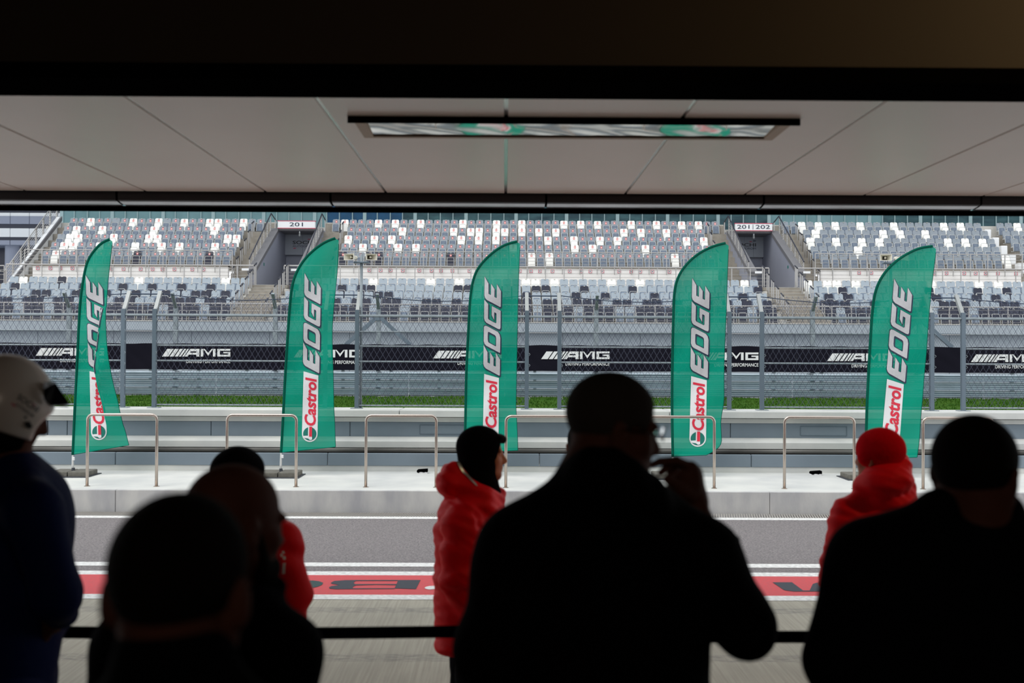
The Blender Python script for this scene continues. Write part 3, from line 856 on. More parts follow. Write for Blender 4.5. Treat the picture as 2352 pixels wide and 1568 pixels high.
# ---- vomitories
def vomitory(cx, name):
    a, b = cx - 1.05, cx + 1.05
    v = struct('vomitory_wall', MB().box(a - 0.1, b + 0.1, 57.2, 57.35, WZ - 0.2, 9.0), MT['vom_wall'], label='blue grey walls of the stairway entrance below sign ' + name)
    def ztop(y): return 6.15 + 0.527 * (y - 50.2)
    for x0, x1 in ((a - 0.35, a), (b, b + 0.35)):
        MB().extr([(50.15, WZ - 0.6), (57.2, WZ - 0.6), (57.2, ztop(55.3)), (55.3, ztop(55.3)), (50.15, ztop(50.15) - 0.05)], lambda p, q, d: (d, p, q), x0, x1).build('side_wall', MT['vom_wall'], v)
        MB().extr([(50.1, ztop(50.1) - 0.12), (55.3, ztop(55.3) - 0.12), (55.3, ztop(55.3) + 0.10), (50.1, ztop(50.1) + 0.10)], lambda p, q, d: (d, p, q), x0 - 0.03, x1 + 0.03).build('coping', MT['coping_grey'], v)
    for x0, x1 in ((a, a + 1.0), (a + 1.01, a + 1.52), (a + 1.53, b)):
        MB().box(x0, x1, 56.95, 57.0, 7.62, 9.0).build('panel', MT['vom_panel'], v)
    MB().box(a, b, 55.2, 57.2, 8.78, 8.88).build('soffit', MT['coping_grey'], v)
    MB().box(a, b, 49.9, 57.2, WZ - 0.3, WZ + 0.0).build('floor', MT['step_concrete'], v)
    # wall print
    def vp(x, z): return (x, 56.94, z)
    V, F = text2d('SOCHI', (cx - 0.62, cx + 0.62, 8.23, 8.42), bold=0.012)
    MB().add([vp(x, y) for x, y in V], F).build('lettering', MT['print_black'], v)
    V, F = text2d('AUTODROM', (cx - 0.62, cx + 0.62, 8.06, 8.17), bold=0.0)
    MB().add([vp(x, y) for x, y in V], F).build('lettering', MT['sign_navy'], v)
    for (xa, za, m) in ((cx - 0.60, 7.97, 'sign_red'), (cx + 0.22, 8.49, 'sign_red'), (cx + 0.44, 8.53, 'sign_navy')):
        MB().add([vp(xa, za), vp(xa + 0.15, za), vp(xa + 0.19, za + 0.045), vp(xa + 0.04, za + 0.045)], [(0, 1, 2, 3)]).build('print_mark', MT[m], v)
    sx = -1 if cx < 0 else 1
    xw = (a + 0.002) if cx < 0 else (b - 0.012)
    MB().box(xw, xw + 0.01, 51.9, 52.05, 6.55, 6.70).build('safety_label', MT['print_teal'], v)
    # sign
    y = 54.98
    s = empty('section_sign', (cx, y, 8.89), 'white section sign reading ' + name + ', edged in red', 'sign')
    MB().box(a + 0.02, b - 0.02, y, y + 0.16, 8.90, 9.30).build('board', MT['bld_white'], s)
    m = MB().box(a, b, y - 0.01, y + 0.17, 9.28, 9.315); m.box(a, b, y - 0.01, y + 0.17, 8.885, 8.915)
    m.build('red_edge', MT['sign_red'], s)
    V = []
    m = MB()
    for t, x0, x1 in ((('201', cx - 0.38, cx + 0.36),) if cx < 0 else (('201', cx - 0.92, cx - 0.24), ('202', cx + 0.10, cx + 0.90))):
        V, F = text2d(t, (x0, x1, 9.0, 9.215), bold=0.004)
        m.add([(x, y - 0.012, z) for x, z in V], F)
    if cx > 0: m.box(cx - 0.055, cx - 0.03, y - 0.013, y - 0.01, 8.97, 9.24)
    m.build('numerals', MT['sign_navy'], s)
    lt = empty('ceiling_lamp', (cx + 0.1, 55.4, 8.6), 'small lamp hanging below section sign ' + name, 'lamp')
    MB().box(cx + 0.07, cx + 0.13, 55.35, 55.41, 8.68, 8.80).build('stem', MT['bld_white'], lt)
    MB().lathe((cx + 0.1, 55.38, 8.5), [(0.05, 0), (0.06, 0.05), (0.045, 0.18)], 10).build('lamp_head', MT['galv_light'], lt)
    # railings on the side walls
    for sx in (-1, 1):
        X = cx + sx * 1.40
        r = empty('stair_railing', (X, 52.8, 7.6), ('left' if sx < 0 else 'right') + ' sloping stair railing beside section sign ' + name, 'railing')
        f = lambda yy: 6.78 + (9.71 - 6.78) * (yy - 50.4) / 4.6
        MB().tube([(X, 50.35, f(50.35)), (X, 55.0, f(55.0)), (X - sx * 0.0, 56.2, f(55.0) - 0.25)], 0.032, 8).build('handrail', MT['rail_dark'], r)
        for i in range(7):
            yy = 50.45 + i * 0.74
            MB().bar((X, yy, f(yy) - 1.05), (X, yy, f(yy)), 0.05, 0.05, up=(0, 1, 0)).build('post', MT['rail_steel'], r)
        MB().bar((X, 56.0, 8.75), (X, 56.0, f(55.0) - 0.2), 0.05, 0.05, up=(0, 1, 0)).build('post', MT['rail_steel'], r)
        for i in range(6):
            dz = -0.14 * (i + 1)
            MB().tube([(X, 50.4, f(50.4) + dz), (X, 55.0, f(55.0) + dz)], 0.009, 4).build('cable', MT['rail_steel'], r)
vomitory(-11.55, '201')
vomitory(13.75, '201 and 202')
# ---- horizontal railings
def railing(name_lab, x0, x1, Y, zf, zt, pitch, ncab, rtop, drop=0.0, endposts=True):
    r = empty('railing', ((x0 + x1) / 2, Y, zf), name_lab, 'railing')
    MB().tube([(x0, Y, zt), (x1, Y, zt)], rtop, 8).build('top_rail', MT['rail_steel'], r)
    n = max(1, round((x1 - x0) / pitch))
    for i in range(n + 1):
        x = x0 + (x1 - x0) * i / n
        MB().box(x - 0.022, x + 0.022, Y - 0.02, Y + 0.02, zf - drop, zt).build('post', MT['rail_steel'], r)
    for i in range(ncab):
        z = zf + (zt - zf) * (i + 0.6) / (ncab + 0.4)
        MB().tube([(x0, Y, z), (x1, Y, z)], 0.010, 4).build('cable', MT['rail_steel'], r)
    return r
ry = 50.0
rt = ZY(612.5, ry)
railing('walkway railing above the lower left seats', -25.0, -12.55, ry, WZ, rt, 0.92, 5, 0.038)
railing('walkway railing above the lower centre seats', -11.1, 13.27, ry, WZ, rt, 0.92, 5, 0.038)
railing('walkway railing above the lower right seats', 14.65, 27.6, ry, WZ, rt, 0.92, 5, 0.038)
uy = 51.27
ut_ = ZY(578.5, uy)
railing('upper railing before the front row of the upper left block', -24.7, -14.05, uy, UZF[0], ut_, 0.88, 4, 0.026, 0.4)
railing('upper railing before the front row of the upper centre block', -8.7, 11.0, uy, UZF[0], ut_, 0.88, 4, 0.026, 0.4)
railing('upper railing before the front row of the upper right block', 16.0, 33.0, uy, UZF[0], ut_, 0.88, 4, 0.026, 0.4)
railing('front railing before the lowest seat row', -26, 28, 44.75, 3.42, ZY(700, 44.75), 0.885, 4, 0.03)
# short grab rails beside the gangways
def grab(x, y, z, lab):
    t = empty('grab_rail', (x, y, z), lab, 'handrail', 'paired grab rails along the gangway steps')
    for dy in (0.0, 0.32):
        MB().tube([(x, y + dy, z), (x, y + dy, z + 0.86 + dy * 0.4), (x, y + dy + 0.04, z + 0.93 + dy * 0.4)], 0.030, 6).build('post', MT['rail_steel'], t)
    MB().tube([(x, y - 0.05, z + 0.93), (x, y + 0.40, z + 1.10)], 0.034, 6).build('grip', MT['rail_dark'], t)
for x, lab in ((-14.05, 'right side of the upper left block'), (-9.05, 'left side of the upper centre block'), (11.3, 'right side of the upper centre block'), (16.25, 'left side of the upper right block')):
    for k in range(6):
        y = 51.3 + 0.78 * k
        grab(x, y, WZ + (8.75 - WZ) * (y - 51.42) / 4.6 + 0.1, '%s paired grab rail up from the walkway, %s' % (ORD[k], lab))
for x, lab in ((-12.5, 'left edge of the left-hand lower gangway'), (-10.9, 'right edge of the left-hand lower gangway'), (12.95, 'left edge of the right-hand lower gangway'), (14.6, 'right edge of the right-hand lower gangway')):
    for k in range(6):
        y = 45.4 + 0.85 * k
        grab(x, y, 3.42 + 0.40 * k, '%s paired grab rail from the bottom, %s' % (ORD[k], lab))
# white number plates on the riser wall and blank plates on the walkway railing
nx = [(85, 'L'), (114, 'L'), (137, 'L'), (164.5, 'L'), (255, 'L'), (282, 'L'), (321.5, 'L'), (349, 'L'), (371.5, 'L'), (399, 'L'), (440, 'L'), (466, 'L')]
cxs = [847, 873, 896, 924, 962, 990, 1012, 1038, 1077, 1193, 1219, 1239, 1268, 1307.6, 1334, 1355, 1383, 1421.5, 1449, 1470, 1498, 1537]
rxs = [1973, 2001, 2146, 2174, 2214.6, 2241, 2264, 2292, 2333.6]
for xs_, lab in (([a for a, b in nx], 'left'), (cxs, 'centre'), (rxs, 'right')):
    for i, px in enumerate(xs_):
        x = XX(px, 51.38)
        z = ZY(621 + (0 if px > 200 else -1), 51.38) - 0.02
        t = empty('number_plate', (x, 51.38, z - 0.1), 'small red-framed white plate, %s from left, %s block riser wall' % (ORD[i], lab), 'sign', 'red framed plates on the white wall')
        h = 0.085
        MB().box(x - h, x + h, 51.37, 51.40, z - h, z + h).build('plate', MT['bld_white'], t)
        m = MB()
        e = 0.02
        for b4 in ((-h, h, h - e, h), (-h, h, -h, -h + e), (-h, -h + e, -h + e, h - e), (h - e, h, -h + e, h - e)):
            m.box(x + b4[0], x + b4[1], 51.355, 51.37, z + b4[2], z + b4[3])
        m.build('red_frame', MT['sign_red'], t)
        MB().box(x - 0.035, x + 0.03, 51.362, 51.37, z - 0.02, z + 0.015).build('print_mark', MT['sign_navy'], t)
for px, py, lab in ((562, 619, 'blank white plate on the railing left of the left-hand stair entrance'), (675, 620, 'blank white plate on the railing right of the left-hand stair entrance'), (1742, 625, 'blank white plate on the railing left of the right-hand stair entrance'), (1853, 625, 'blank white plate on the railing right of the right-hand stair entrance')):
    Y = 49.94
    x, z = XX(px, Y), ZY(py - 0.0045 * (px - 1160), Y)
    tag(MB().bbox(x - 0.18, x + 0.18, Y - 0.02, Y + 0.02, z - 0.055, z + 0.055, 0.006).build('railing_plate', MT['bld_white']), lab, 'sign', 'blank plates on the walkway railing')
# ------------------------------------------------------------------ glass front behind the upper tier
gl = struct('window_1', MB().box(-26, 36, 58.62, 58.8, 8.9, 14.2), MT['bld_navy'], label='glazed lounge front behind the upper tier')
MB().box(-26, 36, 56.4, 58.7, 8.95, 9.12).build('floor_slab', MT['step_light'], gl)
def gcol(px):
    if px < 755: return 'glass_teal'
    if px < 922: return 'glass_blue'
    if px < 1775: return 'glass_dark'
    if px < 2012: return 'glass_teal'
    return 'glass_dark'
px = 140.0
i = 0
while px < 2560:
    w = (29, 30, 28)[i % 3]
    a, b = XX(px, 58.5), XX(px + w, 58.5)
    MB().bbox(a + 0.02, b - 0.02, 58.45 + 0.015 * ((i * 7) % 3), 58.6, 9.13, 13.9, 0.008).build('pane', MT[gcol(px + w / 2)], gl)
    wm = 0.10 if i % 4 == 0 else 0.025
    MB().box(a - wm, a + wm, 58.40, 58.56, 9.13, 13.9).build('mullion', MT['mullion'], gl)
    px += w
    i += 1
struct('roof', MB().box(-40, 45, 55.5, 62, 14.0, 14.4), MT['stand_wall'], label='flat roof over the lounge')
# far-left building with bands
YL = 62.0
fb = empty('striped_building', (XX(40, YL), YL, 0), 'white, grey and navy banded building at the far left edge', 'building')
def lz(y): return ZY(y + 5.0, YL)
bands = [(470, 489.5, 'bld_navy'), (489.5, 497, 'bld_white'), (497, 515, 'bld_grey'), (515, 525, 'bld_navy'), (525, 545, 'bld_white'), (545, 552.5, 'bld_navy'), (552.5, 563, 'bld_grey')]
cols = [-200, -70, -24, 20, 64, 110, 160]
for y0, y1, m in bands:
    if m == 'bld_navy':
        MB().box(XX(-300, YL), XX(160, YL), YL + 0.12, YL + 0.5, lz(y1), lz(y0)).build('window_band', MT[m], fb); continue
    for k in range(len(cols) - 1):
        MB().bbox(XX(cols[k], YL) + 0.012, XX(cols[k + 1], YL) - 0.012, YL, YL + 0.4, lz(y1), lz(y0), 0.02).build('panel', MT[m], fb)
MB().box(XX(-300, YL), XX(160, YL), YL + 2, YL + 2.4, 0, lz(563)).build('dark_glazing', MT['bld_navy'], fb)
MB().box(XX(-300, YL), XX(160, YL), YL + 0.5, YL + 2.4, lz(563), lz(560)).build('soffit', MT['bld_grey'], fb)
MB().lathe((XX(11, YL), YL + 0.8, 0), [(0.42, 0), (0.42, lz(563))], 24).build('column', MT['bld_grey'], fb, smooth=False)
MB().box(XX(-300, YL), XX(200, YL), YL - 6, YL + 2, 0, 5.0).build('base', MT['stand_wall'], fb)
# stair at the left end of the stand
xs0 = -25.15
st = struct('stair_wall', MB().extr([(50.6, 4.5), (56.4, 4.5), (56.4, 9.62), (56.15, 9.62), (50.6, 5.5)], lambda p, q, d: (d, p, q), xs0 - 0.12, xs0 + 0.06), MT['bld_white'], label='white stair stringer at the left end of the stand')
MB().extr([(50.6, 5.36), (56.3, 9.42), (56.3, 9.66), (50.6, 5.58)], lambda p, q, d: (d, p, q), xs0 + 0.06, xs0 + 0.12).build('grey_edge', MT['coping_grey'], st)
for i in range(9):
    y0 = 51.4 + 0.55 * i
    MB().box(xs0 + 0.1, -24.36, y0, y0 + 0.56, 4.6, 5.6 + 0.42 * i).build('tread', MT['step_concrete'], st)
MB().box(xs0 + 0.1, -24.36, 56.3, 56.6, 5, 9.3).build('landing_wall', MT['step_light'], st)
r = empty('stair_railing', (xs0 - 0.2, 53.5, 6.5), 'white sloping stair railing at the left end of the stand', 'railing')
f = lambda y: 6.05 + (10.65 - 6.05) * (y - 50.4) / 5.9
MB().tube([(xs0 - 0.16, 50.0, f(50.4)), (xs0 - 0.16, 50.4, f(50.4)), (xs0 - 0.16, 56.6, f(56.6))], 0.03, 8).build('handrail', MT['rail_steel'], r)
for i in range(8):
    y = 50.5 + i * 0.82
    MB().box(xs0 - 0.2, xs0 - 0.12, y - 0.04, y + 0.04, f(y) - 1.1, f(y)).build('post', MT['rail_steel'], r)
for i in range(6):
    dz = -0.15 * (i + 1)
    MB().tube([(xs0 - 0.16, 50.4, f(50.4) + dz), (xs0 - 0.16, 56.6, f(56.6) + dz)], 0.012, 4).build('cable', MT['rail_steel'], r)
railing('low railing at the far left end of the walkway', -29.0, -25.3, 50.4, 5.0, 6.35, 0.9, 5, 0.03)
MB().box(-30, -24.6, 49.4, 50.3, 4.0, 5.0).build('end_slab', MT['step_light'], walk)
# ------------------------------------------------------------------ seats
def seat_parts():
    """folding stadium seat, tip-up pan raised; front faces -y; base at origin on the step"""
    def slab(outline, fy, t):
        m = MB()
        n = len(outline)
        vs = [(x, fy(z), z) for x, z in outline] + [(x, fy(z) + t, z) for x, z in outline]
        fs = [tuple(range(n)), tuple(range(2 * n - 1, n - 1, -1))] + [(i, i + n, (i + 1) % n + n, (i + 1) % n) for i in range(n)]
        return m.add(vs, fs)
    def round_top(w, z0, z1, r, notch=0.0, wb=None):
        wb = wb or w
        o = [(-wb, z0), (wb, z0), (w, z1 - r)]
        for q in (30, 60, 90): o.append((w - r + r * math.cos(math.radians(q)), z1 - r + r * math.sin(math.radians(q))))
        if notch: o += [(0.05, z1), (0.035, z1 - notch), (-0.035, z1 - notch), (-0.05, z1)]
        for q in (90, 120, 150): o.append((-w + r + r * math.cos(math.radians(q)), z1 - r + r * math.sin(math.radians(q))))
        o.append((-w, z1 - r))
        return o
    back = slab(round_top(0.205, 0.36, 0.80, 0.075, 0.012), lambda z: 0.02 + (z - 0.36) * 0.22, 0.03)
    pan = slab(round_top(0.165, 0.10, 0.50, 0.06, 0, 0.175), lambda z: -0.17 + (z - 0.10) * 0.15, 0.045)
    rim = MB()
    o = round_top(0.180, 0.08, 0.525, 0.07, 0, 0.185)
    pts = [(x, -0.165 + (z - 0.1) * 0.15, z) for x, z in o[1:] + o[:1]]
    rim.tube(pts, 0.013, 4)
    rim.box(-0.20, -0.17, -0.12, 0.10, 0.30, 0.36); rim.box(0.17, 0.20, -0.12, 0.10, 0.30, 0.36)
    rim.box(-0.2, 0.2, 0.0, 0.05, 0.06, 0.10); rim.box(-0.03, 0.03, -0.02, 0.06, 0.0, 0.09)
    emb = MB()
    pf = lambda x, z: (x, -0.176 + (z - 0.10) * 0.15, z)
    u = [(-0.10, 0.46), (-0.085, 0.36), (-0.05, 0.31), (0, 0.295), (0.05, 0.31), (0.085, 0.36), (0.10, 0.46)]
    emb.sheet([[pf(x, z) for x, z in u], [pf(x * 1.14, z - 0.016 * (1 if abs(x) < 0.06 else .3)) for x, z in u]])
    for s in (-1, 1):
        emb.add([pf(s * 0.13, 0.12), pf(s * 0.115, 0.12), pf(s * 0.06, 0.27), pf(s * 0.075, 0.275)], [(0, 1, 2, 3)])
    clip = MB(); clip.box(-0.035, 0.035, 0.075, 0.115, 0.775, 0.795)
    stk = MB()
    fy = lambda z: 0.016 + (z - 0.36) * 0.22
    stk.add([(-0.05, fy(0.60), 0.60), (0.05, fy(0.60), 0.60), (0.05, fy(0.73), 0.73), (-0.05, fy(0.73), 0.73)], [(0, 1, 2, 3)], 0)
    for (a, b, c, d) in ((-.03, .0, .655, .70), (.01, .03, .615, .70), (-.03, -.008, .615, .64)):
        stk.add([(a, fy(c) - .002, c), (b, fy(c) - .002, c), (b, fy(d) - .002, d), (a, fy(d) - .002, d)], [(0, 1, 2, 3)], 1)
    return back, pan, rim, emb, clip, stk
back, pan, rim, emb, clip, stk = seat_parts()
def smesh(mb, name, mats):
    me = bpy.data.meshes.new(name)
    me.from_pydata(mb.v, [], mb.f)
    for m in mats: me.materials.append(MT[m])
    if len(mats) > 1: me.polygons.foreach_set('material_index', mb.m)
    return me
KIND = {'g': ('seat_grey', 'seat_pan_grey', 'grey'), 'l': ('seat_light', 'seat_pan_light', 'pale grey'), 'w': ('seat_white', 'seat_white', 'white'), 'n': ('seat_navy', 'seat_navy', 'navy')}
SM = {}
for k, (bm_, pm_, _) in KIND.items():
    SM[k] = (smesh(back, 'backrest', [bm_]), smesh(pan, 'seat_pan', [pm_]))
SM_rim, SM_emb, SM_clip, SM_stk = smesh(rim, 'seat_frame', ['seat_frame']), smesh(emb, 'embossing', ['seat_emboss']), smesh(clip, 'number_clip', ['sticker_white']), smesh(stk, 'sticker', ['sticker_red', 'sticker_white'])
BL = {  # (tier, row, block): colours from left to right
 ('U', 4, 'L'): 'ggwggGgwggwGgwggwwggwGg', ('U', 3, 'L'): 'gwggwgggggwggggggwggg', ('U', 2, 'L'): 'GWwgggwgggwwgggggggww', ('U', 1, 'L'): 'gwwggWgggWggwgwgggwgg', ('U', 0, 'L'): 'gwggggggggngggggggngg',
 ('U', 4, 'C'): 'gwgggwgwggwggggwgggwggwggggwgwgwgggwggwggwgwgg', ('U', 3, 'C'): 'ggggggwgggggwgwwgwwgwgwgwgggggggwgwggwgggg', ('U', 2, 'C'): 'wggwgwgggggggwgwgwgggggwggwggwgwgggggggwgw',
 ('U', 1, 'C'): 'ggwgggwgwggggggggggwggggggwgwgggggwggggggg', ('U', 0, 'C'): 'nggnngggggggnggggggggwgwgggggggggggggwgggg',
 ('U', 4, 'R'): 'GGWGWGWGGWGGGWGGGGGWGWGG', ('U', 3, 'R'): 'GWGGGGGGGWGWGGWGGGGGGG', ('U', 2, 'R'): 'WGGWGGWGWGGGGGGGWGWGWG', ('U', 1, 'R'): 'GGGGGWGGGGGGGGGGGGGGGG', ('U', 0, 'R'): 'GGGGGGGGGGGGGGGGGGGW',
 ('U', 4, 'F'): 'GGWG', ('U', 3, 'F'): 'GGG', ('U', 2, 'F'): 'GGG', ('U', 1, 'F'): 'GGG', ('U', 0, 'F'): 'GGG',
 ('D', 4, 'L'): 'lwlllnlllllllwllllllllwll', ('D', 3, 'L'): 'lnllllllnlllnllnllnllnlll', ('D', 2, 'L'): 'llllnnllnllnllnllnllnnlnl', ('D', 1, 'L'): 'nnnlnnlnnlnllnnllnnnnlnnl', ('D', 0, 'L'): 'nnnnlnnlnnnnnnnnnnlnnnlnn',
 ('D', 4, 'C'): 'llllllllwlllllwllwllllllwwlwlllllwllwllllllllllwl', ('D', 3, 'C'): 'nllllnlnnllllllllnnllllllnnlllnllllnlllllllllllln',
 ('D', 2, 'C'): 'lllllllllnnlllllllllllllnllllnllnllllnllllllllnll', ('D', 1, 'C'): 'lnlnnnlnnlnnllnnlnlnnlnnnlnnlnnnlnnlnnlnlnnlnlnln', ('D', 0, 'C'): 'nnnnnnnnnlnnlnnnnnnnnnnnnlnnnlnnnllnnnnnnnnnnnlnn',
 ('D', 4, 'R'): 'wlwwlwlllllllwllllwlwllll', ('D', 3, 'R'): 'lllnllllllllnllllnllnllll', ('D', 2, 'R'): 'lnlnllllllllnlllnlnllllll', ('D', 1, 'R'): 'nnnllnlnnlnlnnnlllnnlnnln', ('D', 0, 'R'): 'nlnnnlnnnnlnnnlnnnnnnlnnn'}
XR = {'U': {'L': [(-24.03, -14.58), (-24.0, -14.56), (-24.1, -14.6), (-24.13, -14.64), (-24.2, -13.74)], 'C': [(-8.53, 10.80), (-8.56, 10.8), (-8.54, 10.8), (-8.52, 10.79), (-9.5, 11.8)],
            'R': [(16.57, 26.4), (16.57, 26.3), (16.6, 26.5), (16.7, 26.57), (15.73, 26.6)], 'F': [(27.8, 28.75)] * 4 + [(27.9, 29.33)]},
      'D': {'L': [(-24.36, -12.93)] * 5, 'C': [(-10.34, 12.39)] * 5, 'R': [(15.1, 26.5)] * 5}}
TN = {'U': 'upper', 'D': 'lower'}
BNm = {'L': 'left', 'C': 'centre', 'R': 'right', 'F': 'far right'}
RN = ['front', 'second', 'third', 'fourth', 'top']
HID = [(176, 250), (652, 776), (1070, 1192), (1544, 1672), (1992, 2142)]
seats = []
for (t, r, b), s in BL.items():
    x0, x1 = XR[t][b][r]
    if (t, r, b) == ('U', 0, 'R'): x0 = 16.8
    n = len(s)
    for i, ch in enumerate(s):
        x = x0 + (x1 - x0) * i / (n - 1)
        Y = (UYR if t == 'U' else LYR)[r]
        z = (UZF if t == 'U' else LZF)[r]
        px = 1160 + x * FPX / Y
        vis = 8 < px < 2346 and not any(a < px < c for a, c in HID)
        k = ch.lower()
        seats.append(dict(t=t, r=r, b=b, i=i, x=x, Y=Y, z=z, k=k, st=(t == 'U' and ch in 'gwn'), vis=vis, px=px, n=n))
prio = {('D', 0): 0, ('U', 0): 1, ('D', 1): 2, ('D', 3): 3, ('U', 4): 4}
cand = [q for q in seats if q['vis'] and (q['t'], q['r']) in prio]
cand.sort(key=lambda q: (prio[(q['t'], q['r'])], abs(q['px'] - 1176)))
chosen = set(id(q) for q in cand[:300])
rest = MB()
restm = ['seat_grey', 'seat_pan_grey', 'seat_light', 'seat_pan_light', 'seat_white', 'seat_navy', 'seat_frame', 'seat_emboss', 'sticker_white', 'sticker_red']
ri = {m: i for i, m in enumerate(restm)}
def child(me, name, par):
    o = bpy.data.objects.new(name, me); COL.objects.link(o); o.parent = par
    return o
rs = random.Random(5)
for q in seats:
    dz = rs.uniform(-0.012, 0.012); dy = rs.uniform(-0.02, 0.02)
    loc = (q['x'], q['Y'] + dy, q['z'] + dz)
    bm_, pm_, cn = KIND[q['k']]
    if id(q) in chosen:
        lab = '%s folding seat, %s from the left end of the %s row, %s %s block' % (cn, ORD[q['i']] if q['i'] < 30 else ORD[q['n'] - 1 - q['i']], RN[q['r']], TN[q['t']], BNm[q['b']])
        if q['i'] >= 30: lab = lab.replace('left end', 'right end')
        e = empty('stadium_seat', loc, lab, 'seat', 'folding seats of the %s tier' % TN[q['t']])
        child(SM[q['k']][0], 'backrest', e); child(SM[q['k']][1], 'seat_pan', e); child(SM_rim, 'seat_frame', e); child(SM_clip, 'number_clip', e)
        if q['k'] in 'gl': child(SM_emb, 'embossing', e)
        if q['st']: child(SM_stk, 'sticker', e)
    else:
        def put(mb, mi, mm=None):
            o = len(rest.v)
            rest.v += [(x + loc[0], y + loc[1], z + loc[2]) for x, y, z in mb.v]
            rest.f += [tuple(a + o for a in f) for f in mb.f]
            rest.m += [mm[a] for a in mb.m] if mm else [mi] * len(mb.f)
        put(back, ri[bm_]); put(pan, ri[pm_]); put(rim, ri['seat_frame']); put(clip, ri['sticker_white'])
        if q['k'] in 'gl': put(emb, ri['seat_emboss'])
        if q['st']: put(stk, 0, [ri['sticker_red'], ri['sticker_white']])
o = rest.build('stadium_seats', [MT[m] for m in restm])
tag(o, 'all remaining folding grandstand seats in grey, white and navy', 'seat', 'folding grandstand seats', kind='stuff')
# ------------------------------------------------------------------ feather flags
FLY = 14.03
def interp(pts, n):
    """resample polyline by arc length"""
    d = [0]
    for a, b in zip(pts, pts[1:]): d.append(d[-1] + math.dist(a, b))
    out, j = [], 0
    for i in range(n):
        t = d[-1] * i / (n - 1)
        while j < len(d) - 2 and d[j + 1] < t: j += 1
        u = (t - d[j]) / (d[j + 1] - d[j])
        out.append((pts[j][0] + (pts[j + 1][0] - pts[j][0]) * u, pts[j][1] + (pts[j + 1][1] - pts[j][1]) * u))
    return out
def smooth(pts, k=3):
    for _ in range(k):
        q = [pts[0]]
        for a, b in zip(pts, pts[1:]): q += [(a[0] * .75 + b[0] * .25, a[1] * .75 + b[1] * .25), (a[0] * .25 + b[0] * .75, a[1] * .25 + b[1] * .75)]
        q.append(pts[-1]); pts = q
    return pts
FL = [
 dict(L=[(259, 546), (232, 556), (210, 581), (198, 603), (190, 642), (183, 690), (180, 747), (177, 811), (174, 874), (170.5, 938), (166, 1044)],
      R=[(259, 546), (253, 603), (247, 658), (245, 702), (244, 747), (246, 797), (252, 842), (261, 884), (271, 919), (278, 950), (296.5, 1022)], B=(227, 992), T=(216, 641), W=1.0, base=(168, 1097),
      lab='green feather flag, leftmost, twisted with its lettering folded', fold=[(700, 232, 0), (740, 227, 5), (804, 220, 10), (842, 214, 13), (871, 219, 12), (932, 234, 7), (985, 246, 1), (1050, 262, 0)]),
 dict(L=[(778, 544), (751, 552), (726, 568), (703, 589), (687.5, 610), (675, 635), (668, 664), (664.6, 699), (661, 747), (657, 811), (653, 874), (650, 938), (644.5, 1039)],
      R=[(778, 544), (777.7, 587), (774, 635), (769, 683), (765, 725), (763, 763), (764, 811), (765.6, 858), (766.6, 906), (767, 938), (769, 964), (770, 1002), (771, 1026)], B=(711.5, 996), T=(718.5, 638), W=1.0, base=(645, 1098), lab='green feather flag, second from left, standing left of the loudspeaker pole'),
 dict(L=[(1195, 552), (1160, 560), (1134, 576), (1108, 600), (1092, 622.6), (1083, 651), (1078, 689.5), (1075, 747), (1071.6, 811), (1069, 874), (1068, 948), (1066, 1040)],
      R=[(1195, 552), (1192, 619), (1190, 683), (1188.7, 747), (1187, 842), (1185.5, 922), (1185, 932), (1187, 964), (1189, 1005), (1189.6, 1034)], B=(1127, 1001), T=(1132, 645), W=1.0, base=(1067, 1100), lab='green feather flag, middle one, behind the black-hooded man'),
 dict(L=[(1674, 555.6), (1638, 563.6), (1606, 579.5), (1584, 597), (1565, 619), (1552, 645), (1546.7, 677), (1545.7, 715), (1544, 779), (1542.5, 858), (1542, 938), (1544, 1048)],
      R=[(1674, 555.6), (1671.6, 613), (1669.4, 683), (1667, 747), (1663.7, 811), (1663, 874), (1663.7, 922), (1655, 964), (1656.7, 995.6), (1658, 1021), (1640, 1036), (1622, 1045)], B=(1602.5, 1007), T=(1610, 649), W=1.06, base=(1543, 1104), lab='green feather flag, fourth from left, right of the man with glasses'),
 dict(L=[(2150.5, 563.6), (2112, 568), (2083.5, 581), (2055, 600), (2032.5, 622.6), (2016.6, 648), (2007, 677), (2002, 715), (1999, 763), (1996, 811), (1992.7, 874), (1989.5, 938), (1987, 1054)],
      R=[(2150.5, 563.6), (2149, 587.5), (2142.5, 635), (2137.7, 683), (2134.5, 715), (2131, 763), (2128, 811), (2123, 858), (2120, 906), (2115, 955), (2112, 1011), (2106.5, 1050)], B=(2045, 1018), T=(2075, 652), W=1.16, base=(1983, 1102), lab='green feather flag, rightmost, above the red beanie'),
]
LET = {
 'E': [(0, .03), (.05, 0), (.82, 0), (1.06, .25), (.38, .25), (.35, .28), (.35, .39), (.74, .39), (.92, .60), (.37, .60), (.35, .63), (.35, .75), (.86, .76), (1.12, 1.0), (.16, 1.0), (.05, .95), (0, .84)],
 'G': [(0, .15), (.03, .04), (.12, 0), (.98, 0), (.98, .54), (.52, .54), (.34, .39), (.72, .39), (.74, .36), (.74, .27), (.71, .25), (.27, .25), (.22, .30), (.22, .72), (.27, .76), (.98, .76), (1.10, 1.0), (.16, 1.0), (.05, .95), (0, .85)]}
D_OUT = [(0, .03), (.05, 0), (.76, 0), (.92, .05), (1.0, .16), (1.0, .84), (.96, .95), (.86, 1.0), (.16, 1.0), (.05, .95), (0, .85), (0, .4)]
D_IN = [(.22, .28), (.25, .25), (.62, .25), (.72, .27), (.76, .33), (.76, .69), (.74, .74), (.68, .76), (.36, .76), (.26, .74), (.22, .70), (.22, .5)]
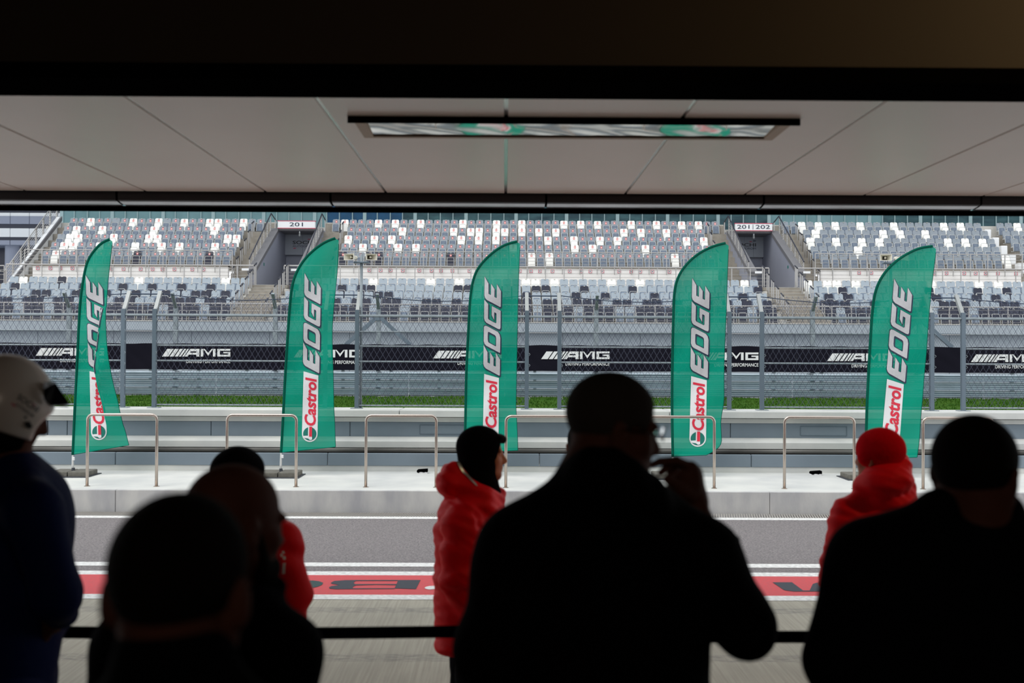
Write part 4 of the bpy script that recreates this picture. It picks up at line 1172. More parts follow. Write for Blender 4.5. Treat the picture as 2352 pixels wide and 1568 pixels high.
for fi, F in enumerate(FL):
    fold = F.get('fold')
    def foldmap(x, y, fi=fi, fold=fold):
        """flat cloth pixel -> folded pixel and distance towards the viewer"""
        dy = 0.028 * math.sin(x * 0.045 + fi * 1.9) * min(1, max(0, (1060 - y) / 200)) + 0.02 * math.sin(y * 0.013 + fi) + 0.012 * math.sin((x + y) * 0.05 + fi)
        if not fold: return x, y, dy
        dl = xe = 0
        if y <= fold[0][0]: xe, dl = fold[0][1], 0
        elif y >= fold[-1][0]: xe, dl = fold[-1][1], 0
        else:
            for (ya, xa, da), (yb, xb, db) in zip(fold, fold[1:]):
                if ya <= y <= yb:
                    u = (y - ya) / (yb - ya)
                    xe, dl = xa + (xb - xa) * u, da + (db - da) * u
        if x < xe + dl: return x, y, dy
        if x < xe + 2 * dl:
            u = (x - xe - dl) / max(dl, 1e-6)
            return xe + dl - (x - xe - dl), y, dy - 0.005 * dl * u - 0.001
        return x - 2 * dl, y, dy - 0.005 * dl
    def W3(x, y, off=0.0):
        X, Yp, d = foldmap(x, y)
        return P(X, Yp, FLY + d - off)
    base = P(F['base'][0], F['base'][1], FLY)
    base.z = PZ
    t = empty('feather_flag', base, F['lab'], 'flag', 'green feather flags on the pit wall platform')
    n = 60
    L = interp(smooth(F['L']), n); R = interp(smooth(F['R'], 2), n)
    rows = []
    for j in range(n):
        dl = 0
        if fold:
            y = (L[j][1] + R[j][1]) / 2
            for (ya, xa, da), (yb, xb, db) in zip(fold, fold[1:]):
                if ya <= y <= yb: dl = da + (db - da) * (y - ya) / (yb - ya)
        m_ = 40
        row = []
        for i in range(m_ + 1):
            u = i / m_
            row.append(W3(L[j][0] + (R[j][0] + 2 * dl - L[j][0]) * u, L[j][1] + (R[j][1] - L[j][1]) * u))
        rows.append(row)
    rows = rows[1:]
    sail = MB().sheet(rows).build('sail', MT['flag_green'], t, smooth=True)
    # sleeve over the pole and hems
    m = MB()
    m.tube([W3(L[j][0] + 1.2, L[j][1] + 0.4, -0.004) for j in range(1, n)], [0.019] * (n - 12) + [0.019] * 11, 8)
    m.build('sleeve', MT['flag_hem'], sail, smooth=True)
    m = MB()
    m.tube([W3(R[j][0] + 0 * j, R[j][1], 0.0) if not fold else rows[max(0, j - 1)][-1] for j in range(2, n)], 0.004, 5)
    m.tube(rows[-1], 0.004, 5)
    m.build('hem', MT['flag_hem'], sail)
    pts = [W3(L[j][0] + 1.2, L[j][1] + 0.4, -0.004) for j in range(1, n)]
    low = pts[-1]
    pole_pts = pts[::-1]
    pole_pts = [Vector((base.x, FLY, PZ + 0.05)), Vector((base.x * .5 + low.x * .5, FLY, (PZ + low.z) / 2))] + pole_pts
    MB().tube(pole_pts, [0.016] * 2 + [0.013 - 0.008 * i / n for i in range(n - 1)], 8).build('pole', MT['flag_pole'], t, smooth=True)
    MB().bbox(low.x + 0.012, low.x + 0.042, FLY - 0.03, FLY - 0.01, low.z - 0.07, low.z - 0.025, 0.005).build('toggle', MT['print_white'], t)
    bp_ = MB().bbox(base.x - 0.30, base.x + 0.30, FLY - 0.25, FLY + 0.25, PZ + 0.002, PZ + 0.012, 0.003)
    bp_.lathe((base.x, FLY, PZ + 0.012), [(0.03, 0), (0.022, 0.1)], 10)
    bp_.build('base_plate', MT['plate_dark'], t)
    for s in (-1, 1):
        tag(MB().bbox(base.x + s * 0.135 - 0.13, base.x + s * 0.135 + 0.13, FLY - 0.19, FLY + 0.19, PZ + 0.013, PZ + 0.075, 0.008).build('concrete_paver', MT['paver']),
            ('left' if s < 0 else 'right') + ' grey concrete paver weighing down the base of the ' + ['leftmost', 'second', 'middle', 'fourth', 'rightmost'][fi] + ' green flag', 'paver', 'concrete pavers on the flag bases')
    # print on the cloth; a runs up the flag, b across it to the right
    B, T, W = F['B'], F['T'], F['W']
    ux, uy_ = T[0] - B[0], T[1] - B[1]
    ln = math.hypot(ux, uy_)
    nx_, ny_ = -uy_ / ln, ux / ln
    def q(a, b): return (B[0] + ux * a + nx_ * b * W, B[1] + uy_ * a + ny_ * b * W)
    def decal(poly_or_vf, name, m, off, maxe=6.0):
        if isinstance(poly_or_vf, tuple): V, Fc = poly_or_vf
        else: V, Fc = polytri(poly_or_vf)
        V = [q(a, b) for a, b in V]
        V, Fc = refine(V, Fc, maxe)
        return MB().add([W3(x, y, off) for x, y in V], Fc).build(name, MT[m], sail)
    # white lozenge with rounded foot
    box = [(.40, -17), (.375, 17), (0, 18)]
    for k in range(1, 12):
        an = math.pi * k / 12
        box.append((-.052 * math.sin(an), 18 * math.cos(an)))
    box.append((0, -18))
    decal(box, 'print_ground', 'print_white', 0.006)
    circ = [(.043 * math.cos(2 * math.pi * k / 24), 15.3 * math.sin(2 * math.pi * k / 24)) for k in range(24)]
    decal(circ, 'print_emblem', 'print_teal', 0.009)
    decal([(.046, -4), (.046, 5), (-.036, 5.5), (-.040, 1), (-.030, -3.5), (-.026, -14), (-.014, -16), (-.012, -4)], 'print_emblem', 'print_white', 0.012)
    decal([(.046, -1.5), (.046, 5), (-.018, 5), (-.018, -1.5)], 'print_emblem', 'print_red', 0.015)
    V, Fc = text2d('Castrol', (.052, .362, -13.5, 13.0), shear=0.18, bold=0.028)
    decal(([(a, -b) for a, b in V], Fc), 'print_lettering', 'print_red', 0.010, 4.0)
    # the four large letters
    for k, chh in enumerate('EDGE'):
        a0, da, sh = .388 + k * .1475, .128, .055
        def lm(x, y, g=0.0, dx=0.0): return (a0 + (x + dx) * da + sh * (y - .0) - 0.0, 19.0 - y * 38.0)
        if chh == 'D':
            def ring(o, i_, name, mm, off, dx=0, db=0):
                N = len(o)
                V = [lm(x, y) for x, y in o] + [lm(x, y) for x, y in i_]
                V = [(a + dx, b + db) for a, b in V]
                decal((V, [(j, (j + 1) % N, N + (j + 1) % N, N + j) for j in range(N)]), name, mm, off)
            gr = lambda pts, s, c=(.49, .5): [(c[0] + (x - c[0]) * s, c[1] + (y - c[1]) * s) for x, y in pts]
            ring(gr(D_OUT, 1.10), gr(D_IN, .78), 'letter_outline', 'print_navy', 0.006, -.004, 0.8)
            ring(D_OUT, D_IN, 'letter', 'print_silver', 0.010)
        else:
            pts = LET[chh]
            # outline: offset polygon outwards
            N = len(pts)
            off_pts = []
            for j in range(N):
                p0, p1, p2 = pts[j - 1], pts[j], pts[(j + 1) % N]
                e1 = (p1[0] - p0[0], p1[1] - p0[1]); e2 = (p2[0] - p1[0], p2[1] - p1[1])
                l1, l2 = math.hypot(*e1) or 1, math.hypot(*e2) or 1
                nn = (e1[1] / l1 + e2[1] / l2, -e1[0] / l1 - e2[0] / l2)
                l = math.hypot(*nn) or 1
                off_pts.append((p1[0] + nn[0] / l * .05, p1[1] + nn[1] / l * .05))
            decal([(a - .004, b + 0.8) for a, b in [lm(x, y) for x, y in off_pts]], 'letter_outline', 'print_navy', 0.006)
            decal([lm(x, y) for x, y in pts], 'letter', 'print_silver', 0.010)
# ------------------------------------------------------------------ people: signed distance bodies, meshed as one surface
class SDF:
    def __init__(s, lo, hi, h):
        s.h = h
        s.lo = np.array(lo, float)
        s.n = np.ceil((np.array(hi, float) - s.lo) / h).astype(int) + 1
        s.D = np.full(s.n, 0.6, np.float32)
    def sub(s, lo, hi):
        a = np.clip(np.floor((np.array(lo) - s.lo) / s.h).astype(int), 0, s.n - 1)
        b = np.clip(np.ceil((np.array(hi) - s.lo) / s.h).astype(int) + 1, 1, s.n)
        if np.any(b - a < 2): return None, None
        ax = [(s.lo[i] + s.h * np.arange(a[i], b[i])).astype(np.float32) for i in range(3)]
        X = np.meshgrid(*ax, indexing='ij')
        return tuple(slice(a[i], b[i]) for i in range(3)), X
    def put(s, sl, d, k, neg=False):
        a = s.D[sl]
        if neg:
            h = np.clip(0.5 - 0.5 * (a + d) / k, 0, 1)
            s.D[sl] = a * (1 - h) - d * h + k * h * (1 - h)
        else:
            h = np.clip(0.5 + 0.5 * (d - a) / k, 0, 1)
            s.D[sl] = d * (1 - h) + a * h - k * h * (1 - h)
    def cone(s, p, r1, q, r2, k=0.02, fl=None, neg=False):
        """tapered capsule; fl=(axis vector, factor) flattens it along that axis"""
        p, q = np.array(p, float), np.array(q, float)
        m = max(r1, r2) + k + 3 * s.h
        sl, X = s.sub(np.minimum(p, q) - m, np.maximum(p, q) + m)
        if sl is None: return
        ba = q - p
        e = [X[i] - p[i] for i in range(3)]
        if fl is not None:
            ax, f = np.array(fl[0], float), fl[1]
            dt = sum(e[i] * ax[i] for i in range(3)) * (1 / f - 1)
            e = [e[i] + dt * ax[i] for i in range(3)]
            ba = ba + ax * (ba.dot(ax) * (1 / f - 1))
        L2 = ba.dot(ba) + 1e-12
        t = np.clip(sum(e[i] * ba[i] for i in range(3)) / L2, 0, 1)
        d = np.sqrt(sum((e[i] - t * ba[i]) ** 2 for i in range(3))) - (r1 + (r2 - r1) * t)
        s.put(sl, d.astype(np.float32), k, neg)
    def ell(s, c, r, R=None, k=0.02, neg=False):
        c, r = np.array(c, float), np.array(r, float)
        m = r.max() + k + 3 * s.h
        sl, X = s.sub(c - m, c + m)
        if sl is None: return
        e = [X[i] - c[i] for i in range(3)]
        if R is not None: e = [sum(e[j] * R[j][i] for j in range(3)) for i in range(3)]
        k0 = np.sqrt(sum((e[i] / r[i]) ** 2 for i in range(3))) + 1e-6
        k1 = np.sqrt(sum((e[i] / r[i] ** 2) ** 2 for i in range(3))) + 1e-6
        s.put(sl, (k0 * (k0 - 1) / k1).astype(np.float32), k, neg)
    def cut(s, p, nrm, k=0.01):
        """remove everything on the side nrm points to"""
        X = np.meshgrid(*[s.lo[i] + s.h * np.arange(s.n[i]) for i in range(3)], indexing='ij')
        d = sum((X[i] - p[i]) * nrm[i] for i in range(3))
        s.D = np.maximum(s.D, d).astype(np.float32)
    def wrinkle(s, amp, f, seed=0, ax=(0.3, 0.2, 1.0)):
        X = np.meshgrid(*[(s.lo[i] + s.h * np.arange(s.n[i])).astype(np.float32) for i in range(3)], indexing='ij')
        r = np.random.RandomState(seed)
        w = 0
        for i in range(5):
            v = np.array(ax) * f * (0.6 + 0.35 * i) + r.uniform(-0.45, 0.45, 3) * f
            w = w + np.sin(X[0] * v[0] + X[1] * v[1] + X[2] * v[2] + r.uniform(0, 6.28)) / (1 + 0.5 * i)
        s.D += (amp * w * 0.5).astype(np.float32)
    def mesh(s):
        D = s.D.copy()
        for i in range(3):
            sl = [slice(None)] * 3
            sl[i] = 0; D[tuple(sl)] = 0.5
            sl[i] = -1; D[tuple(sl)] = 0.5
        S = D < 0
        n = D.shape
        cor = [(i, j, k) for i in (0, 1) for j in (0, 1) for k in (0, 1)]
        cnt = np.zeros([v - 1 for v in n], np.int8)
        for c in cor: cnt += S[c[0]:n[0] - 1 + c[0], c[1]:n[1] - 1 + c[1], c[2]:n[2] - 1 + c[2]]
        mixed = (cnt > 0) & (cnt < 8)
        idx = np.argwhere(mixed)
        acc = np.zeros((len(idx), 3)); w = np.zeros(len(idx))
        val = {c: D[idx[:, 0] + c[0], idx[:, 1] + c[1], idx[:, 2] + c[2]] for c in cor}
        for c in cor:
            for a in range(3):
                if c[a] == 0:
                    c2 = list(c); c2[a] = 1; c2 = tuple(c2)
                    va, vb = val[c], val[c2]
                    x = (va < 0) != (vb < 0)
                    t = va[x] / (va[x] - vb[x])
                    pt = np.tile(np.array(c, float), (x.sum(), 1)); pt[:, a] = t
                    acc[x] += pt; w[x] += 1
        pos = s.lo + s.h * (idx + acc / w[:, None])
        vid = np.full(mixed.shape, -1, np.int64); vid[mixed] = np.arange(len(idx))
        faces = []
        for a in range(3):
            u, v = (a + 1) % 3, (a + 2) % 3
            sa = [slice(None)] * 3; sb = [slice(None)] * 3
            sa[a] = slice(0, n[a] - 1); sb[a] = slice(1, n[a])
            A, Bq = S[tuple(sa)], S[tuple(sb)]
            df = A != Bq
            e = np.argwhere(df)
            ok = (e[:, u] > 0) & (e[:, v] > 0) & (e[:, u] < n[u] - 1) & (e[:, v] < n[v] - 1)
            e = e[ok]
            ins = A[e[:, 0], e[:, 1], e[:, 2]]
            def cell(du, dv):
                q = e.copy(); q[:, u] += du; q[:, v] += dv
                return vid[q[:, 0], q[:, 1], q[:, 2]]
            qd = np.stack([cell(-1, -1), cell(0, -1), cell(0, 0), cell(-1, 0)], 1)
            qd[~ins] = qd[~ins][:, ::-1]
            faces.append(qd)
        return pos, np.concatenate(faces)
    def build(s, name, m, parent, keep=1):
        pos, F = s.mesh()
        org = np.array(parent['org'][:])
        me = bpy.data.meshes.new(name)
        me.vertices.add(len(pos)); me.vertices.foreach_set('co', (pos - org).astype(np.float32).ravel())
        me.loops.add(len(F) * 4); me.loops.foreach_set('vertex_index', F.astype(np.int32).ravel())
        me.polygons.add(len(F)); me.polygons.foreach_set('loop_start', np.arange(0, len(F) * 4, 4, dtype=np.int32))
        me.polygons.foreach_set('use_smooth', np.ones(len(F), bool))
        me.materials.append(MT[m]); me.update(); me.validate()
        o = bpy.data.objects.new(name, me); COL.objects.link(o)
        o.parent = parent; o['org'] = tuple(org)
        o['_n'] = len(F)
        del o['_n']
        return o
def rotm(yaw, pitch=0.0, roll=0.0):
    """columns: person's right, forward, up. yaw>0 turns to the viewer's right, pitch>0 looks down, roll>0 leans to the viewer's right"""
    cy, sy = math.cos(yaw), math.sin(yaw)
    r, f, u = np.array([cy, -sy, 0.0]), np.array([sy, cy, 0.0]), np.array([0, 0, 1.0])
    cp, sp = math.cos(pitch), math.sin(pitch)
    f, u = f * cp - u * sp, u * cp + f * sp
    if roll:
        ax = np.array([0, 1.0, 0])
        c_, s_ = math.cos(roll), math.sin(roll)
        Q = np.array([[c_, 0, s_], [0, 1, 0], [-s_, 0, c_]])
        r, f, u = Q @ r, Q @ f, Q @ u
    return np.stack([r, f, u], 1)
class Head:
    def __init__(s, c, yaw, pitch=0, roll=0, k=1.0):
        s.c, s.R, s.k = np.array(c), rotm(yaw, pitch, roll), k
    def w(s, p): return s.c + s.R @ (np.array(p, float) * s.k)
    def e(s, g, p, r, **kw): g.ell(s.w(p), np.array(r) * s.k, R=s.R, **kw)
    def n(s, g, p, r1, q, r2, **kw): g.cone(s.w(p), r1 * s.k, s.w(q), r2 * s.k, **kw)
    def skull(s, g, grow=0.0, k=0.02):
        s.e(g, (0, -.012, .035), (.077 + grow, .098 + grow, .086 + grow), k=k)
    def face(s, g):
        s.skull(g)
        s.e(g, (0, .028, -.035), (.063, .070, .075), k=.03)
        for q in (-1, 1):
            s.n(g, (q * .056, .0, -.055), .018, (q * .02, .068, -.094), .018, k=.03)
            s.e(g, (q * .042, .055, -.022), (.024, .024, .022), k=.02)
            s.e(g, (q * .033, .078, .022), (.028, .012, .009), k=.012)
        s.e(g, (0, .066, -.096), (.030, .026, .022), k=.02)
        for q in (-1, 1): s.e(g, (q * .032, .094, .002), (.016, .014, .010), k=.012, neg=True)
        s.n(g, (0, .084, .014), .008, (0, .108, -.028), .0125, k=.012)
        for q in (-1, 1):
            s.e(g, (q * .012, .098, -.034), (.009, .012, .009), k=.008)
            s.e(g, (q * .032, .076, .001), (.013, .012, .011), k=.004)
        s.e(g, (0, .090, -.058), (.023, .011, .0065), k=.008)
        s.e(g, (0, .087, -.071), (.020, .011, .0075), k=.008)
        for q in (-1, 1):
            Re = rotm(0)
            s.e(g, (q * .079, -.010, -.010), (.008, .019, .031), k=.006)
            s.e(g, (q * .086, -.016, -.002), (.006, .013, .022), k=.006)
            s.e(g, (q * .088, -.006, -.008), (.006, .009, .014), k=.005, neg=True)
    def eyes(s, parent):
        for q in (-1, 1):
            c = s.w((q * .031, .0745, .001))
            MB().lathe(c, [(0.002, -.0115 * s.k), (0.008 * s.k, -.008 * s.k), (.0115 * s.k, 0), (0.008 * s.k, .008 * s.k), (0.002, .0115 * s.k)], 10).build('eye', MT['eye'], parent, smooth=True)
def hand(g, wr, dirv, side, up, k=1.0, curl=0.6):
    """relaxed hand at wrist wr pointing along dirv; side = thumb side; up = back of hand"""
    wr, d, sd, u = [np.array(v, float) for v in (wr, dirv, side, up)]
    d /= np.linalg.norm(d); sd = sd - d * sd.dot(d); sd /= np.linalg.norm(sd); u = np.cross(sd, d) * (1 if np.dot(np.cross(sd, d), u) > 0 else -1)
    L = .092 * k
    for q in (-1.2, -.4, .4, 1.2): g.cone(wr + d * .012, .016 * k, wr + d * L + sd * q * .019 * k, .0105 * k, k=.012)
    ln = [.066, .078, .082, .074]
    for i, q in enumerate((-1.35, -.45, .45, 1.35)):
        p0 = wr + d * L + sd * q * .020 * k
        d1 = d * math.cos(curl) - u * math.sin(curl)
        p1 = p0 + d1 * ln[i] * .5 * k
        d2 = d * math.cos(curl * 2) - u * math.sin(curl * 2)
        p2 = p1 + d2 * ln[i] * .32 * k
        d3 = d * math.cos(curl * 2.7) - u * math.sin(curl * 2.7)
        p3 = p2 + d3 * ln[i] * .26 * k
        g.cone(p0, .0095 * k, p1, .0088 * k, k=.005); g.cone(p1, .0088 * k, p2, .008 * k, k=.004); g.cone(p2, .008 * k, p3, .0068 * k, k=.004)
    t0 = wr + d * .025 * k + sd * .022 * k
    t1 = t0 + (d * .6 + sd * .75 - u * .2) * .042 * k
    t2 = t1 + (d * .9 + sd * .25 - u * .3) * .034 * k
    g.cone(t0, .014 * k, t1, .0105 * k, k=.01); g.cone(t1, .0105 * k, t2, .008 * k, k=.005)
class Fig:
    """one person placed by pixel measurements at distance d; s = pixels per metre there"""
    def __init__(f, s, floor, label, root_px):
        f.s, f.d, f.fl = s, FPX / s, floor
        b = f.q(root_px, 813); b.z = floor
        f.t = empty('person', b, label, 'person')
        f.base = np.array(b)
    def q(f, px, py, dd=0.0):
        """point seen at px,py when at the person's own depth, or dd metres farther along the same line of sight"""
        return P(px, py, f.d + dd)
    def n(f, px, py, dd=0.0): return np.array(f.q(px, py, dd))
    def grid(f, h, pxl, pxr, ytop, zlow, d0=-0.35, d1=0.45):
        a, b = f.q(pxl, ytop), f.q(pxr, ytop)
        return SDF((a.x, f.d + d0, zlow), (b.x, f.d + d1, max(a.z, b.z)), h)
    def legs(f, g, hip, stance, r=1.0, grow=0.0, yaw=0.0, k=0.03, feet=True):
        R = rotm(yaw)
        z0 = f.fl
        hz = hip[2]
        for q in (-1, 1):
            h = hip + R @ np.array([q * .085, 0, 0])
            a = np.array([hip[0], hip[1], z0 + .09]) + R @ np.array([q * stance, -.02, 0])
            kn = (h + a) / 2 + R @ np.array([0, .02, .01])
            g.cone(h, (.085 + grow) * r, kn, (.055 + grow) * r, k=k)
            g.cone(kn, (.053 + grow) * r, a, (.036 + grow * 1.3) * r, k=k)
            if feet:
                g.cone(a - np.array([0, 0, .045]), .035, a + R @ np.array([0, .15, -.055]), .03, k=.02)
    def shoes(f, hip, stance, yaw=0.0):
        R = rotm(yaw)
        for q in (-1, 1):
            a = np.array([hip[0], hip[1], f.fl + .03]) + R @ np.array([q * stance, -.02, 0])
            g = SDF(a - .3, a + .3, .012)
            g.cone(a + R @ np.array([0, -.05, .01]), .042, a + R @ np.array([0, .17, .0]), .04, k=.02)
            g.cone(a + R @ np.array([0, 0, .0]), .045, a + np.array([0, 0, .07]), .042, k=.02)
            g.D = np.maximum(g.D, (f.fl - (g.lo[2] + g.h * np.arange(g.n[2])))[None, None, :]).astype(np.float32)
            g.build('shoe', 'shoe', f.t)
def torso(g, neck, shL, shR, hip, rs, depth, waist, yaw, k=0.05, grow=0.0):
    """shoulder girdle, rib cage and belly between the given joints (pelvis at hip); ellipsoids turned by yaw"""
    R = rotm(yaw)
    mid = (shL + shR) / 2
    w = np.linalg.norm(shR - shL) / 2
    for a in (shL, shR): g.cone(neck, .062 + grow, a, rs * .92 + grow, k=k)
    ch = mid * .72 + hip * .28
    g.ell(ch, (w * 1.0 + grow, depth + grow, np.linalg.norm(mid - hip) * .42 + grow), R=R, k=k)
    be = mid * .35 + hip * .65
    g.ell(be, (waist + grow, depth * .98 + grow, np.linalg.norm(mid - hip) * .40 + grow), R=R, k=k)
    g.ell(hip, (waist * .98 + grow, depth * .9 + grow, .15 + grow), R=R, k=k)
def sleeve(g, sh, el, wr, r0, r1, r2, k=0.03):
    g.cone(sh, r0, el, r1, k=k); g.cone(el, r1, wr, r2, k=k)
def decal_on(ob, org, pts_px, faces, m, name, parent, off=0.004):
    """flat lettering laid on the mesh surface seen from the front"""
    me = ob.data
    bv = BVHTree.FromPolygons([v.co[:] for v in me.vertices], [p.vertices[:] for p in me.polygons])
    o = Vector(org)
    vs, ok = [], []
    for x, y in pts_px:
        d = (P(x, y, 1.0) - Vector((0, 0, CAMH))).normalized()
        h = bv.ray_cast(Vector((0, 0, CAMH)) - o, d)
        if h[0] is None: ok.append(False); vs.append(Vector((0, 0, 0)))
        else: ok.append(True); vs.append(h[0] + o + h[1] * off)
    fs = [f for f in faces if all(ok[i] for i in f)]
    if fs: return MB().add(vs, fs).build(name, MT[m], parent)
R_ = math.radians
NP = np.array
# ---------- A: helmeted marshal at the left edge, facing right
f = Fig(790, FLZ, 'person in dark blue suit and white open-face helmet facing right, at left edge', 40)
hd = Head(f.n(27, 936), R_(62), R_(25), 0, 1.0)
hip = f.n(18, 1640); hip[2] = FLZ + .98
g = f.grid(.0075, -150, 240, 800, FLZ)
hd.face(g); hd.n(g, (0, -.02, -.06), .055, (0, -.055, -.19), .062, k=.03)
shN, shF = f.n(70, 1165, -.17), f.n(60, 1160, .19)
nk = f.n(5, 1072)
torso(g, nk, shN, shF, hip, .055, .115, .14, R_(80))
elN, wrN = f.n(128, 1362, -.20), f.n(122, 1432, -.10)
elF, wrF = f.n(134, 1370, .22), f.n(110, 1440, .12)
sleeve(g, shN, elN, wrN, .05, .04, .028); sleeve(g, shF, elF, wrF, .05, .04, .028)
hand(g, wrN, f.n(90, 1470, 0.0) - wrN, (0.3, 0, 1), (1, -1, 0.4)); hand(g, wrF, f.n(70, 1470, .05) - wrF, (0.3, 0, 1), (1, 1, .4))
f.legs(g, hip, .12, yaw=R_(80))
g.build('body', 'skin_shaded', f.t); hd.eyes(f.t)
g = f.grid(.009, -180, 260, 985, .9)
torso(g, f.n(25, 1090), shN, shF, hip, .06, .11, .15, R_(80), grow=.012)
g.ell(f.n(52, 1195), (.118, .2, .17), k=.05)
g.ell(f.n(30, 1380), (.125, .2, .28), k=.05)
sleeve(g, f.n(78, 1170, -.17), elN, f.n(140, 1405, -.12), .078, .062, .046, k=.04); sleeve(g, f.n(70, 1165, .18), elF, f.n(138, 1410, .12), .078, .062, .046, k=.04)
g.cone(f.n(2, 1075), .07, f.n(0, 1045), .062, k=.02)
g.wrinkle(.004, 38, 1)
sA = g.build('suit_top', 'suit_navy', f.t)
g = f.grid(.012, -180, 260, 1400, FLZ)
g.ell(f.n(22, 1560), (.118, .16, .2), k=.04)
f.legs(g, hip, .12, grow=.022, yaw=R_(80), feet=False)
g.build('suit_trousers', 'suit_navy', f.t); f.shoes(hip, .12, R_(80))
# helmet
g = SDF(hd.c - .3, hd.c + .32, .005)
hd.e(g, (0, -.026, .012), (.125, .132, .134), k=.01)
hd.n(g, (0, -.03, -.08), .108, (0, -.02, -.02), .115, k=.04)
hd.n(g, (-.25, .158, -.030), .076, (.25, .158, -.030), .076, k=.015, neg=True)
hd.e(g, (0, .0, -.262), (.4, .4, .20), k=.01, neg=True)
sh_ = g.build('helmet', 'helmet_white', f.t)
g = SDF(hd.c - .36, hd.c + .3, .0055)
hd.e(g, (0, -.005, -.02), (.110, .103, .115), k=.005)
hd.e(g, (0, .012, -.07), (.078, .078, .075), k=.03); hd.n(g, (0, -.01, -.09), .066, (0, -.04, -.17), .070, k=.03); hd.n(g, (0, -.04, -.17), .070, (0, -.07, -.27), .078, k=.03)
hd.e(g, (0, .145, -.05), (.088, .10, .085), k=.015, neg=True)
g.build('helmet_lining', 'jacket_black', f.t)
m = MB()
rows = []
for j in range(7):
    t = j / 6
    row = []
    for i in range(15):
        a = (i / 14 - .5) * 2.0
        c_ = max(0.0, math.cos(a))
        x, y = (.112 - .022 * t) * math.sin(a), .105 * c_ - .037 * c_ + (.064 * t) * c_ ** .6
        row.append(Vector(hd.w((x, y, .115 - .041 * t - .03 * (1 - c_)))))
    rows.append(row)
m.sheet(rows); m.sheet([[p - Vector((0, 0, .012)) for p in r[::-1]] for r in rows])
m.build('visor_peak', MT['visor_black'], f.t, smooth=True)
for q in (-1, 1):
    side = [(.045, .083), (.066, .113), (.130, .073), (.082, .048), (.058, .058)]
    wx = (.120, .108, .085, .105, .118)
    vs_ = [Vector(hd.w((q * (w_ - t_), y_, z_))) for t_ in (0, .006) for (y_, z_), w_ in zip(side, wx)]
    MB().add(vs_, [(0, 1, 2, 3, 4), (9, 8, 7, 6, 5)] + [(i, i + 5, (i + 1) % 5 + 5, (i + 1) % 5) for i in range(5)]).build('visor_side', MT['visor_black'], f.t)
def rotpx(V, c, ang): return [(c[0] + (x - c[0]) * math.cos(ang) - (y - c[1]) * math.sin(ang), c[1] + (x - c[0]) * math.sin(ang) + (y - c[1]) * math.cos(ang)) for x, y in V]
for txt, box, cc, m_ in (('SOCHI', (33, 88, 930, 916), (58, 928), 'print_black'), ('AUTODROM', (38, 86, 944, 937), (58, 930), 'print_black')):
    V, F_ = text2d(txt, box, bold=0.01)
    V, F_ = refine(V, F_, 4)
    decal_on(sh_, f.base, rotpx(V, cc, .62), F_, m_, 'helmet_lettering', sh_)
for poly, m_ in (([(27, 924), (36, 931), (33, 934), (25, 928)], 'sign_red'), ([(73, 926), (80, 930), (80, 933), (73, 929)], 'sign_red'), ([(53, 968), (66, 966), (73, 978), (65, 984), (56, 978)], 'print_black'), ([(54, 955), (60, 955), (60, 960), (54, 960)], 'print_black')):
    V, F_ = refine(*polytri(poly), 4)
    decal_on(sh_, f.base, V, F_, m_, 'helmet_mark', sh_)
# ---------- B: nearest man, lower left, seen from behind
f = Fig(1850, FLZ, 'person with cropped dark hair and large ears seen from behind, nearest camera at lower left', 402)
hd = Head(f.n(416, 1358), R_(4), R_(4), 0, .96)
hip = f.n(402, 1352); hip[2] = FLZ + .93
nk = f.n(405, 1600, -.03)
shL, shR = nk + NP([-.19, .0, -.10]), nk + NP([.19, .0, -.10])
g = f.grid(.0085, -350, 1150, 1080, FLZ, -.3, .35)
hd.face(g); hd.n(g, (0, -.025, -.05), .062, (0, -.045, -.17), .066, k=.03)
for q in (-1, 1): hd.e(g, (q * .086, -.02, -.012), (.012, .016, .032), k=.008)
torso(g, nk + NP([0, 0, -.04]), shL, shR, hip, .055, .11, .15, 0)
elL, elR = shL + NP([-.06, -.02, -.30]), shR + NP([.06, -.02, -.30])
wrL, wrR = elL + NP([.0, .08, -.25]), elR + NP([.0, .08, -.25])
sleeve(g, shL, elL, wrL, .05, .04, .028); sleeve(g, shR, elR, wrR, .05, .04, .028)
hand(g, wrL, (0, .2, -1), (1, .6, 0), (-1, 0, 0)); hand(g, wrR, (0, .2, -1), (-1, .6, 0), (1, 0, 0))
f.legs(g, hip, .12)
g.build('body', 'skin_shaded', f.t); hd.eyes(f.t)
g = SDF(hd.c - .2, hd.c + .22, .005)
hd.skull(g, .007); hd.e(g, (0, .17, -.02), (.12, .11, .12), k=.02, neg=True); hd.e(g, (0, .0, -.16), (.2, .2, .10), k=.02, neg=True)
g.build('hair', 'hair_dark', f.t)
g = f.grid(.010, -420, 1220, 1300, .85, -.35, .38)
torso(g, nk + NP([0, -.0, -.035]), shL, shR, hip, .07, .125, .17, 0, grow=.012)
g.cone(nk + NP([0, 0, -.05]), .090, f.n(400, 1530, -.03), .074, k=.03)
sleeve(g, shL, elL, wrL, .075, .06, .045); sleeve(g, shR, elR, wrR, .075, .06, .045)
g.wrinkle(.003, 30, 2)
g.build('jacket', 'jacket_black', f.t)
g = f.grid(.012, -100, 900, 1500, FLZ, -.3, .35)
g.ell(hip, (.165, .12, .12), k=.04); f.legs(g, hip, .12, grow=.022, feet=False)
g.build('trousers', 'trousers', f.t); f.shoes(hip, .12)
